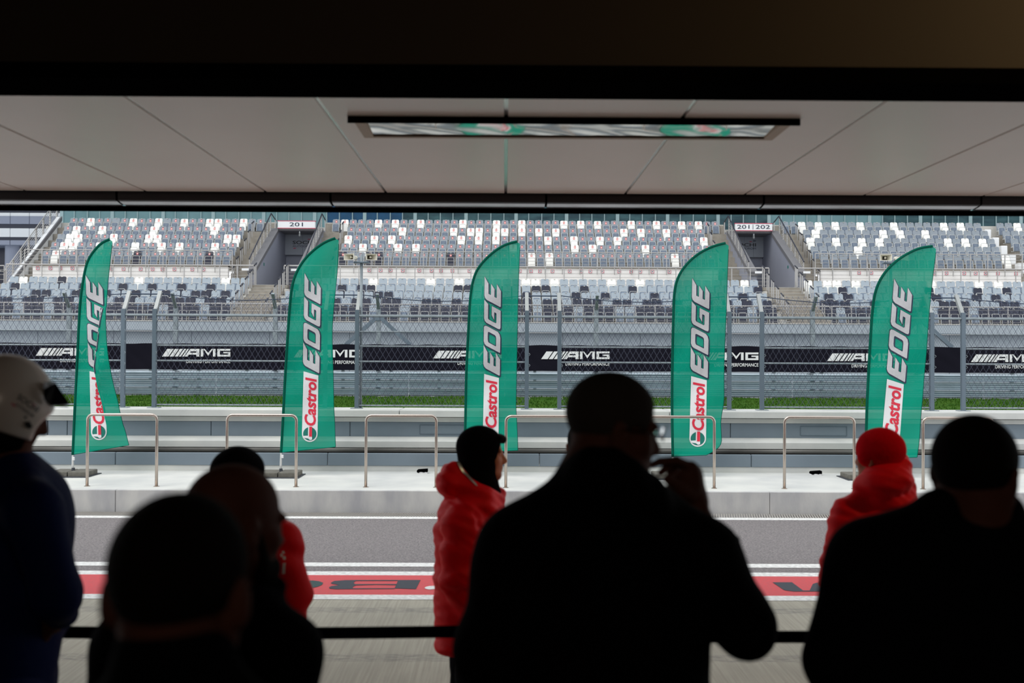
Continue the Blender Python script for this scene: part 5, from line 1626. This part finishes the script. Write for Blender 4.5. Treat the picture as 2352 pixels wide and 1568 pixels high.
# ---------- C: bald bearded man
f = Fig(1150, FLZ, 'bald bearded person in dark jacket turned right, behind the nearest man', 545)
hd = Head(f.n(540, 1206), R_(42), R_(8), 0, 1.0)
hip = f.n(500, 1400); hip[2] = FLZ + .90
nk = f.n(515, 1420, -.02)
shL, shR = f.n(306, 1490), f.n(640, 1505)
g = f.grid(.007, 100, 860, 1040, FLZ, -.3, .38)
hd.face(g); hd.n(g, (0, -.02, -.05), .060, (0, -.045, -.17), .066, k=.03)
torso(g, nk, shL, shR, hip, .055, .115, .15, R_(15))
elL, elR = shL + NP([-.04, -.02, -.30]), shR + NP([.03, -.02, -.30])
wrL, wrR = elL + NP([.02, .1, -.24]), elR + NP([-.0, .1, -.24])
sleeve(g, shL, elL, wrL, .05, .04, .028); sleeve(g, shR, elR, wrR, .05, .04, .028)
hand(g, wrL, (0, .2, -1), (1, .6, 0), (-1, 0, 0)); hand(g, wrR, (0, .2, -1), (-1, .6, 0), (1, 0, 0))
f.legs(g, hip, .12)
g.build('body', 'skin_shaded', f.t); hd.eyes(f.t)
g = SDF(hd.c - .22, hd.c + .22, .005)
hd.e(g, (0, .048, -.085), (.060, .062, .050), k=.02)
for q in (-1, 1): hd.n(g, (q * .066, .012, -.015), .010, (q * .055, .03, -.07), .022, k=.02)
hd.e(g, (0, .11, -.015), (.05, .045, .052), k=.015, neg=True)
g.build('beard', 'hair_dark', f.t)
g = f.grid(.009, 60, 880, 1320, .85, -.34, .38)
torso(g, nk + NP([0, 0, -.01]), shL, shR, hip, .07, .125, .16, R_(15), grow=.012)
g.cone(f.n(520, 1425), .085, f.n(530, 1380), .070, k=.03)
g.cone(f.n(575, 1385, .02), .040, f.n(636, 1345, .05), .018, k=.03)
g.cone(f.n(600, 1450), .06, shR, .075, k=.05)
sleeve(g, shL, elL, wrL, .080, .065, .045); sleeve(g, shR, elR, wrR, .072, .062, .045)
g.wrinkle(.003, 30, 3)
g.build('jacket', 'jacket_dark', f.t)
g = f.grid(.012, 200, 800, 1560, FLZ)
g.ell(hip, (.165, .12, .12), k=.04); f.legs(g, hip, .12, grow=.022, feet=False)
g.build('trousers', 'trousers', f.t); f.shoes(hip, .12)
# ---------- F: big man with glasses, hand at his mouth
f = Fig(1050, FLZ, 'broad person in black jacket and glasses holding hand to mouth, centre foreground', 1400)
hd = Head(f.n(1408, 985), R_(78), R_(11), 0, .98)
hip = f.n(1360, 1400); hip[2] = FLZ + .98
nk = f.n(1385, 1120, -.02)
shL, shR = f.n(1200, 1275), f.n(1602, 1290)
elL, elR = f.n(1140, 1500, -.05), f.n(1716, 1440, .02)
wrL, wrR = f.n(1180, 1640, .16), f.n(1592, 1158, .20)
g = f.grid(.0055, 980, 1840, 830, FLZ, -.3, .45)
hd.face(g); hd.n(g, (0, -.02, -.05), .066, (0, -.05, -.17), .072, k=.03)
torso(g, nk, shL, shR, hip, .06, .13, .20, R_(8))
sleeve(g, shL, elL, wrL, .055, .043, .030); sleeve(g, shR, elR, wrR, .055, .043, .030)
hand(g, wrL, (.8, .5, -.2), (0, 0, 1), (0, 1, 0))
# right hand: loose fist, fingers curled to the lips
def pt(x, y, dd): return f.n(x, y, dd)
W_ = wrR
kn = [pt(1588, 1072, .155), pt(1597, 1082, .18), pt(1600, 1094, .205), pt(1600, 1106, .225)]
for k_ in kn: g.cone(W_ + NP([0, 0, .012]), .026, k_, .0115, k=.02)
g.ell(pt(1580, 1102, .17), (.028, .03, .036), k=.03); g.ell(pt(1556, 1118, .15), (.026, .028, .030), k=.02)
pip = [pt(1553, 1057, .125), pt(1561, 1062, .16), pt(1562, 1072, .19), pt(1566, 1082, .215)]
dip = [pt(1516, 1060, .10), pt(1530, 1074, .14), pt(1540, 1090, .18), pt(1546, 1102, .205)]
tip = [pt(1496, 1068, .085), pt(1517, 1086, .13), pt(1552, 1106, .19), pt(1558, 1112, .21)]
for a, b, c_, d_ in zip(kn, pip, dip, tip):
    g.cone(a, .0112, b, .0105, k=.006); g.cone(b, .0105, c_, .0095, k=.004); g.cone(c_, .0095, d_, .0085, k=.004)
g.cone(pt(1580, 1135, .16), .017, pt(1550, 1112, .125), .013, k=.012); g.cone(pt(1550, 1112, .125), .013, pt(1532, 1100, .105), .0105, k=.005)
f.legs(g, hip, .13, 1.15)
g.build('body', 'skin_shaded', f.t); hd.eyes(f.t)
g = SDF(hd.c - .2, hd.c + .22, .005)
hd.skull(g, .006); hd.e(g, (0, .155, -.02), (.12, .10, .125), k=.02, neg=True); hd.e(g, (0, .01, -.155), (.2, .2, .10), k=.02, neg=True)
hd.e(g, (.09, .03, -.03), (.04, .03, .05), k=.01, neg=True); hd.e(g, (-.09, .03, -.03), (.04, .03, .05), k=.01, neg=True)
g.build('hair', 'hair_grey', f.t)
gl_ = empty('eyeglasses', f.base); gl_.location = (0, 0, 0); gl_.parent = f.t
m = MB(); ml = MB()
for q in (-1, 1):
    pts = [Vector(hd.w((q * .033 + .024 * math.cos(a), .110 - .012 * abs(math.cos(a)) * (1 if math.cos(a) * q > 0 else 0), .012 + .018 * math.sin(a)))) for a in [2 * math.pi * i / 20 for i in range(20)]]
    m.tube(pts, .0014, 5, closed=True)
    ml.add(pts + [p + Vector(hd.R[:, 1] * -.002) for p in pts], [tuple(range(20)), tuple(range(39, 19, -1))] + [(i, i + 20, (i + 1) % 20 + 20, (i + 1) % 20) for i in range(20)])
    m.tube([Vector(hd.w((q * .057, .098, .006))), Vector(hd.w((q * .084, .04, .008))), Vector(hd.w((q * .084, -.015, .004)))], .0018, 5)
m.tube([Vector(hd.w((-.009, .111, .004))), Vector(hd.w((0, .114, .008))), Vector(hd.w((.009, .111, .004)))], .0014, 5)
m.build('spectacle_frame', MT['black_steel'], gl_); ml.build('lens', MT['lens'], gl_)
g = f.grid(.008, 960, 1860, 980, .85, -.36, .45)
torso(g, nk + NP([0, 0, -.01]), shL, shR, hip, .075, .15, .235, R_(8), grow=.016)
g.cone(f.n(1340, 1130, -.03), .062, f.n(1220, 1235, -.01), .072, k=.03); g.ell(f.n(1390, 1130, -.02), (.11, .11, .065), k=.03)
col = [(1338, 1060, -.03), (1362, 1057, -.075), (1405, 1058, -.09), (1445, 1083, -.085), (1492, 1120, -.06), (1516, 1144, .0)]
for a, b in zip(col, col[1:]): g.cone(f.n(*a), .024, f.n(*b), .024, k=.02); g.cone(f.n(a[0] - 6, a[1] + 45, a[2]), .045, f.n(b[0] - 6, b[1] + 45, b[2]), .045, k=.03)
g.cone(f.n(1385, 1150), .10, f.n(1378, 1105), .07, k=.03); g.cone(f.n(1340, 1105, -.02), .046, f.n(1352, 1064, -.02), .026, k=.02)
g.cone(f.n(1300, 1200), .055, shL, .085, k=.04); g.cone(f.n(1510, 1190), .055, shR, .085, k=.04); g.cone(f.n(1240, 1215), .05, shL, .085, k=.04)
g.ell(f.n(1350, 1500), (.245, .17, .36), k=.06)
sleeve(g, shL, elL, wrL, .098, .085, .060, k=.04)
g.cone(shR, .092, elR, .062, k=.04); g.cone(elR, .062, pt(1590, 1190, .19), .036, k=.03)
g.cone(pt(1688, 1242, 0), .010, pt(1694, 1238, 0), .006, k=.01)
g.wrinkle(.003, 28, 4)
g.build('jacket', 'jacket_black', f.t)
g = f.grid(.012, 1100, 1700, 1440, FLZ)
g.ell(hip, (.20, .15, .14), k=.04); f.legs(g, hip, .13, 1.15, grow=.022, feet=False)
g.build('trousers', 'trousers', f.t); f.shoes(hip, .13)
# ---------- H: man at the right edge
f = Fig(1090, FLZ, 'person with short dark hair and dark jacket seen from behind, right edge', 2200)
hd = Head(f.n(2242, 1089), R_(44), R_(3), 0, .985)
hip = f.n(2180, 1400); hip[2] = FLZ + .93
nk = f.n(2235, 1215, -.02)
shL, shR = f.n(1998, 1300), f.n(2440, 1310)
elL, elR = f.n(1930, 1512, -.03), f.n(2500, 1560)
wrL, wrR = elL + NP([.06, .12, -.22]), elR + NP([-.04, .12, -.22])
g = f.grid(.007, 1800, 2620, 920, FLZ, -.3, .38)
hd.face(g); hd.n(g, (0, -.02, -.05), .064, (0, -.045, -.17), .070, k=.03)
torso(g, nk, shL, shR, hip, .055, .12, .16, R_(10))
sleeve(g, shL, elL, wrL, .05, .04, .028); sleeve(g, shR, elR, wrR, .05, .04, .028)
hand(g, wrL, (0, .2, -1), (1, .6, 0), (-1, 0, 0)); hand(g, wrR, (0, .2, -1), (-1, .6, 0), (1, 0, 0))
f.legs(g, hip, .12)
g.build('body', 'skin_shaded', f.t); hd.eyes(f.t)
g = SDF(hd.c - .2, hd.c + .22, .005)
hd.skull(g, .008); hd.e(g, (0, .15, -.01), (.11, .085, .12), k=.02, neg=True); hd.e(g, (0, .02, -.165), (.2, .2, .10), k=.02, neg=True)
hd.e(g, (.095, .012, -.03), (.04, .03, .05), k=.01, neg=True)
g.build('hair', 'hair_dark', f.t)
g = f.grid(.009, 1770, 2660, 1080, .85, -.36, .4)
torso(g, nk + NP([0, 0, -.05]), shL, shR, hip, .075, .14, .19, R_(10), grow=.014)
g.cone(f.n(2230, 1220), .098, f.n(2240, 1185), .080, k=.03); g.cone(f.n(2163, 1172, -.02), .042, f.n(2300, 1176, -.02), .042, k=.02)
g.cone(f.n(2100, 1250), .050, shL, .075, k=.03); g.cone(f.n(2070, 1255), .052, f.n(2000, 1268), .060, k=.03)
sleeve(g, shL, elL, wrL, .082, .070, .05, k=.04); sleeve(g, shR, elR, wrR, .085, .070, .05, k=.04)
g.ell(f.n(2190, 1520), (.26, .16, .34), k=.06)
g.wrinkle(.0035, 30, 5)
g.build('jacket', 'jacket_dark', f.t)
g = f.grid(.012, 1950, 2450, 1480, FLZ)
g.ell(hip, (.17, .13, .12), k=.04); f.legs(g, hip, .12, grow=.022, feet=False)
g.build('trousers', 'trousers', f.t); f.shoes(hip, .12)
# ---------- E: red jacket, black hood, facing right
f = Fig(480, 0, 'person in red parka and black hood facing right, left of the man with glasses', 1085)
hd = Head(f.n(1107, 1043), R_(84), R_(2), 0, 1.03)
hip = f.n(1075, 1400); hip[2] = .90
nk = f.n(1092, 1110)
shN, shF = f.n(1066, 1190, -.18), f.n(1090, 1185, .18)
g = f.grid(.0052, 940, 1240, 940, 0, -.33, .36)
hd.face(g); hd.n(g, (0, -.02, -.05), .055, (0, -.045, -.17), .060, k=.03)
torso(g, nk, shN, shF, hip, .05, .11, .14, R_(80))
elN, wrN = f.n(1052, 1330, -.20), f.n(1095, 1425, -.14)
elF, wrF = f.n(1090, 1330, .22), f.n(1130, 1425, .14)
sleeve(g, shN, elN, wrN, .05, .04, .028); sleeve(g, shF, elF, wrF, .05, .04, .028)
hand(g, wrN, f.n(1120, 1462, -.08) - wrN, (0, 0, 1), (0, -1, 0)); hand(g, wrF, f.n(1150, 1462, .08) - wrF, (0, 0, 1), (0, 1, 0))
f.legs(g, hip, .12, yaw=R_(80))
g.build('body', 'skin', f.t); hd.eyes(f.t)
g = SDF(hd.c - .32, hd.c + .28, .005)
hd.skull(g, .013); hd.e(g, (0, -.012, -.03), (.086, .082, .10), k=.04)
hd.n(g, (0, -.015, -.06), .085, (0, -.03, -.16), .095, k=.04); hd.n(g, (0, .01, -.12), .06, (0, .045, -.19), .055, k=.04)
hd.e(g, (0, .125, -.02), (.075, .088, .10), k=.012, neg=True)
g.build('hood', 'knit_black', f.t)
g = SDF(hd.c - .15, hd.c + .18, .004)
hd.e(g, (0, .075, .078), (.052, .030, .020), k=.012); hd.e(g, (0, .094, .07), (.03, .018, .018), k=.012)
for q in (-1, 1): hd.n(g, (q * .016, .090, .020), .0035, (q * .048, .078, .022), .003, k=.004)
g.build('hair', 'hair_dark', f.t)
g = f.grid(.008, 920, 1270, 1040, .55, -.38, .40)
torso(g, f.n(1090, 1150), shN, shF, hip, .06, .125, .16, R_(80), grow=.014)
g.ell(f.n(1083, 1230), (.165, .20, .20), k=.05)
g.cone(f.n(1082, 1200), .16, f.n(1080, 1440), .155, k=.05)
g.cone(f.n(1080, 1330), .172, f.n(1078, 1466), .165, k=.03, fl=((0, 1, 0), 1.15))
g.ell(f.n(1034, 1108, -.02), (.074, .15, .068), R=rotm(0, 0, -.45), k=.04)
g.cone(f.n(1040, 1085, -.09), .05, f.n(1110, 1150, -.10), .055, k=.04); g.cone(f.n(1110, 1150, -.10), .055, f.n(1140, 1152, .0), .045, k=.04)
g.cone(f.n(1040, 1085, .10), .05, f.n(1120, 1140, .10), .055, k=.04); g.cone(f.n(1120, 1140, .10), .055, f.n(1144, 1132, .05), .035, k=.04)
sleeve(g, f.n(1062, 1205, -.17), elN, f.n(1090, 1415, -.15), .098, .082, .064, k=.025); sleeve(g, shF, elF, wrF, .09, .08, .064, k=.03)
g.cone(f.n(1098, 1185, -.225), .008, f.n(1116, 1230, -.225), .012, k=.03, neg=True); g.cone(f.n(1116, 1230, -.225), .012, f.n(1122, 1390, -.20), .020, k=.03, neg=True)
for (xa_, ya_, xb_, yb_) in ((1006, 1250, 1094, 1272), (1010, 1318, 1098, 1296), (1012, 1352, 1100, 1376), (1020, 1206, 1088, 1222)):
    g.cone(f.n(xa_, ya_, -.25), .007, f.n((xa_ + xb_) / 2, (ya_ + yb_) / 2, -.30), .010, k=.02, neg=True); g.cone(f.n((xa_ + xb_) / 2, (ya_ + yb_) / 2, -.30), .010, f.n(xb_, yb_, -.27), .006, k=.02, neg=True)
g.cut((0, 0, f.n(1080, 1484)[2]), (0, 0, -1))
g.wrinkle(.008, 44, 6)
g.wrinkle(.004, 85, 16, (.5, .3, 1.0))
jE = g.build('parka', 'jacket_red', f.t)
V, F_ = refine(*polytri([(1047, 1061), (1051, 1058), (1066, 1083), (1092, 1111), (1097, 1118), (1091, 1115), (1061, 1086)]), 4)
decal_on(jE, f.base, V, F_, 'zip_silver', 'hood_zip', jE, .006)
V, F_ = text2d('SO', (1099, 1116, 1229, 1216), bold=0.02)
V, F_ = refine(V, F_, 3)
decal_on(jE, f.base, V, F_, 'print_white', 'chest_lettering', jE, .012)
g = f.grid(.010, 950, 1250, 1380, 0)
g.ell(hip, (.15, .15, .14), k=.04); f.legs(g, hip, .12, grow=.024, yaw=R_(80), feet=False)
g.build('trousers', 'trousers', f.t); f.shoes(hip, .12, R_(80))
# ---------- G: red beanie and red hooded jacket, looking left
f = Fig(500, 0, 'person in red beanie and red hooded jacket seen from behind, right of centre', 2030)
hd = Head(f.n(2017, 1050), R_(-38), R_(2), 0, 1.0)
hip = f.n(2020, 1400); hip[2] = .88
nk = f.n(2022, 1130)
shL, shR = f.n(1948, 1195), f.n(2098, 1190)
elL, elR = f.n(1922, 1330, -.02), f.n(2135, 1330, -.02)
wrL, wrR = f.n(1930, 1430, .12), f.n(2125, 1430, .12)
g = f.grid(.007, 1820, 2240, 950, 0, -.3, .36)
hd.face(g); hd.n(g, (0, -.02, -.05), .055, (0, -.045, -.17), .060, k=.03)
torso(g, nk, shL, shR, hip, .05, .11, .14, R_(-8))
sleeve(g, shL, elL, wrL, .05, .04, .028); sleeve(g, shR, elR, wrR, .05, .04, .028)
hand(g, wrL, (.3, .4, -1), (1, .6, 0), (-1, 0, 0)); hand(g, wrR, (-.3, .4, -1), (-1, .6, 0), (1, 0, 0))
f.legs(g, hip, .12)
g.build('body', 'skin', f.t); hd.eyes(f.t)
g = SDF(hd.c - .25, hd.c + .26, .0055)
hd.skull(g, .016); hd.e(g, (0, -.03, .042), (.082, .086, .080), k=.03)
hd.n(g, (-.06, .02, .0), .035, (.06, .02, .0), .035, k=.03)
hd.e(g, (0, .17, -.05), (.14, .11, .085), k=.012, neg=True); hd.e(g, (0, 0, -.16), (.2, .2, .115), k=.012, neg=True)
g.wrinkle(.002, 60, 11)
g.build('beanie', 'knit_red', f.t)
g = f.grid(.008, 1800, 2260, 1010, .55, -.38, .38)
torso(g, f.n(2022, 1150), shL, shR, hip, .06, .13, .16, R_(-8), grow=.014)
sleeve(g, shL, elL, wrL, .088, .078, .06, k=.03); sleeve(g, shR, elR, wrR, .088, .078, .06, k=.03)
g.ell(f.n(2036, 1105, -.06), (.120, .12, .078), R=rotm(0, 0, -.25), k=.03); g.ell(f.n(2030, 1095, .0), (.10, .13, .085), k=.03)
g.cone(f.n(1985, 1116, -.02), .040, f.n(2070, 1072, -.05), .045, k=.03)
g.cone(f.n(2072, 1058, .0), .028, f.n(2082, 1120, -.02), .045, k=.03)
g.cone(f.n(1985, 1140, -.02), .05, f.n(1945, 1172, .0), .055, k=.03); g.ell(f.n(2045, 1152, -.04), (.12, .09, .07), k=.03)
g.cone(f.n(2030, 1250), .19, f.n(2030, 1470), .19, k=.05, fl=((0, 1, 0), .75))
g.cut((0, 0, .62), (0, 0, -1))
g.wrinkle(.007, 44, 7)
g.wrinkle(.0035, 85, 17, (.5, .3, 1.0))
jG = g.build('hooded_jacket', 'jacket_red', f.t)
g = f.grid(.010, 1880, 2180, 1380, 0)
g.ell(hip, (.16, .12, .14), k=.04); f.legs(g, hip, .12, grow=.024, feet=False)
g.build('trousers', 'trousers', f.t); f.shoes(hip, .12)
# ---------- D: black cap and red jacket, behind the bald man
f = Fig(580, 0, 'person in black cap and red jacket, partly hidden behind the bald bearded man', 560)
hd = Head(f.n(548, 1106), R_(15), R_(2), 0, 1.0)
hip = f.n(560, 1400); hip[2] = .84
nk = f.n(552, 1190)
shL, shR = f.n(455, 1240), f.n(652, 1238)
elL, elR = f.n(425, 1370), f.n(668, 1365, -.03)
wrL, wrR = f.n(440, 1470, .1), f.n(662, 1470, .1)
g = f.grid(.008, 340, 790, 1000, 0, -.3, .34)
hd.face(g); hd.n(g, (0, -.02, -.05), .055, (0, -.045, -.17), .060, k=.03)
torso(g, nk, shL, shR, hip, .05, .11, .14, 0)
sleeve(g, shL, elL, wrL, .05, .04, .028); sleeve(g, shR, elR, wrR, .05, .04, .028)
hand(g, wrL, (.2, .4, -1), (1, .6, 0), (-1, 0, 0)); hand(g, wrR, (-.2, .4, -1), (-1, .6, 0), (1, 0, 0))
f.legs(g, hip, .12)
g.build('body', 'skin', f.t); hd.eyes(f.t)
g = SDF(hd.c - .25, hd.c + .3, .006)
hd.skull(g, .020); hd.e(g, (0, -.01, .055), (.096, .11, .068), k=.02); hd.e(g, (0, 0, -.155), (.2, .25, .125), k=.01, neg=True)
g.build('cap', 'knit_black', f.t)
g = f.grid(.008, 320, 800, 1130, .5, -.36, .36)
torso(g, f.n(552, 1205), shL, shR, hip, .06, .125, .16, 0, grow=.014)
sleeve(g, shL, elL, wrL, .082, .078, .058, k=.03); sleeve(g, f.n(640, 1245), elR, wrR, .085, .078, .06, k=.03)
g.cone(f.n(552, 1215), .10, f.n(550, 1180), .085, k=.03); g.cone(f.n(592, 1225), .06, f.n(640, 1250), .08, k=.03)
g.cone(f.n(560, 1290), .18, f.n(560, 1500), .18, k=.05, fl=((0, 1, 0), .75))
g.wrinkle(.006, 44, 8)
jD = g.build('jacket', 'jacket_red', f.t)
for txt, box in (('K', (627, 644, 1316, 1294)), ('I', (649, 655, 1316, 1293))):
    V, F_ = text2d(txt, box, bold=0.02); V, F_ = refine(V, F_, 4)
    decal_on(jD, f.base, V, F_, 'print_white', 'back_lettering', jD, .010)
for poly in ([(646, 1266), (651, 1265), (652, 1272), (647, 1273)], [(642, 1273), (647, 1273), (648, 1279), (643, 1280)], [(647, 1279), (653, 1278), (655, 1286), (649, 1286)]):
    V, F_ = refine(*polytri(poly), 3)
    decal_on(jD, f.base, V, F_, 'print_white', 'back_mark', jD, .010)
g = f.grid(.012, 400, 720, 1380, 0)
g.ell(hip, (.16, .12, .14), k=.04); f.legs(g, hip, .12, grow=.024, feet=False)
g.build('trousers', 'trousers', f.t); f.shoes(hip, .12)
# ---------- I: almost hidden behind the big man
f = Fig(497, 0, 'person in red jacket almost hidden behind the man with glasses', 1352)
hd = Head(f.n(1346, 1026), R_(10), 0, 0, 1.0)
hip = f.n(1355, 1400); hip[2] = .9
nk = f.n(1350, 1090)
shL, shR = f.n(1312, 1142), f.n(1400, 1142)
elL, elR = f.n(1300, 1270), f.n(1420, 1270)
wrL, wrR = f.n(1310, 1370, .12), f.n(1410, 1370, .12)
g = f.grid(.009, 1220, 1500, 930, 0, -.3, .34)
hd.face(g); hd.n(g, (0, -.02, -.05), .055, (0, -.045, -.17), .060, k=.03)
torso(g, nk, shL, shR, hip, .05, .11, .13, 0)
sleeve(g, shL, elL, wrL, .05, .04, .028); sleeve(g, shR, elR, wrR, .05, .04, .028)
hand(g, wrL, (0, .2, -1), (1, .6, 0), (-1, 0, 0)); hand(g, wrR, (0, .2, -1), (-1, .6, 0), (1, 0, 0))
f.legs(g, hip, .11)
g.build('body', 'skin', f.t); hd.eyes(f.t)
g = SDF(hd.c - .2, hd.c + .22, .007)
hd.skull(g, .008); hd.e(g, (0, .15, -.02), (.12, .10, .125), k=.02, neg=True); hd.e(g, (0, .01, -.16), (.2, .2, .10), k=.02, neg=True)
g.build('hair', 'hair_dark', f.t)
g = f.grid(.009, 1210, 1510, 1030, .5, -.36, .36)
torso(g, f.n(1350, 1110), shL, shR, hip, .06, .12, .15, 0, grow=.012)
g.cone(f.n(1350, 1110), .095, f.n(1348, 1062), .082, k=.03)
sleeve(g, shL, elL, wrL, .072, .068, .055, k=.03); sleeve(g, shR, elR, wrR, .072, .068, .055, k=.03)
g.wrinkle(.004, 34, 9)
g.build('jacket', 'jacket_red', f.t)
g = f.grid(.012, 1220, 1500, 1300, 0)
g.ell(hip, (.15, .12, .14), k=.04); f.legs(g, hip, .11, grow=.022, feet=False)
g.build('trousers', 'trousers', f.t); f.shoes(hip, .11)
# ------------------------------------------------------------------ belt barrier across the opening
BY = 3.55
bpost = [XX(-60, BY), XX(1100, BY), XX(2010, BY), XX(3000, BY)]
zb_ = [P(-60, 1449, BY).z, P(1100, 1450, BY).z, P(2010, 1462, BY).z, P(3000, 1468, BY).z]
zm = sum(zb_[:3]) / 3
for i, x in enumerate(bpost[:3]):
    t = empty('barrier_post', (x, BY, 0), ['black belt barrier post hidden behind the helmeted person', 'black belt barrier post behind the man with glasses', 'black belt barrier post behind the rightmost man'][i], 'barrier post', 'belt barrier posts')
    MB().lathe((x, BY, 0), [(0.17, 0), (0.17, 0.012), (0.05, 0.03), (0.032, 0.04), (0.032, zb_[i] + 0.03), (0.045, zb_[i] + 0.035), (0.045, zb_[i] + 0.05)], 16).build('post', MT['black_steel'], t)
for i in range(2):
    xa, xb = bpost[i] + 0.035, bpost[i + 1] - 0.035
    rows = [[(xa + (xb - xa) * k / 24, BY, zb_[i] + (zb_[i + 1] - zb_[i]) * k / 24 + dz - 0.008 * math.sin(math.pi * k / 24)) for k in range(25)] for dz in (-0.0215, 0.0215)]
    m = MB().sheet(rows); m.sheet([[(x, y + 0.003, z) for x, y, z in r] for r in rows[::-1]])
    tag(m.build('barrier_belt', MT['belt']), ['dark navy barrier belt left of the man with glasses', 'dark navy barrier belt right of the man with glasses'][i], 'belt', 'barrier belts')
for o in bpy.data.objects:
    if 'org' in o: del o['org']
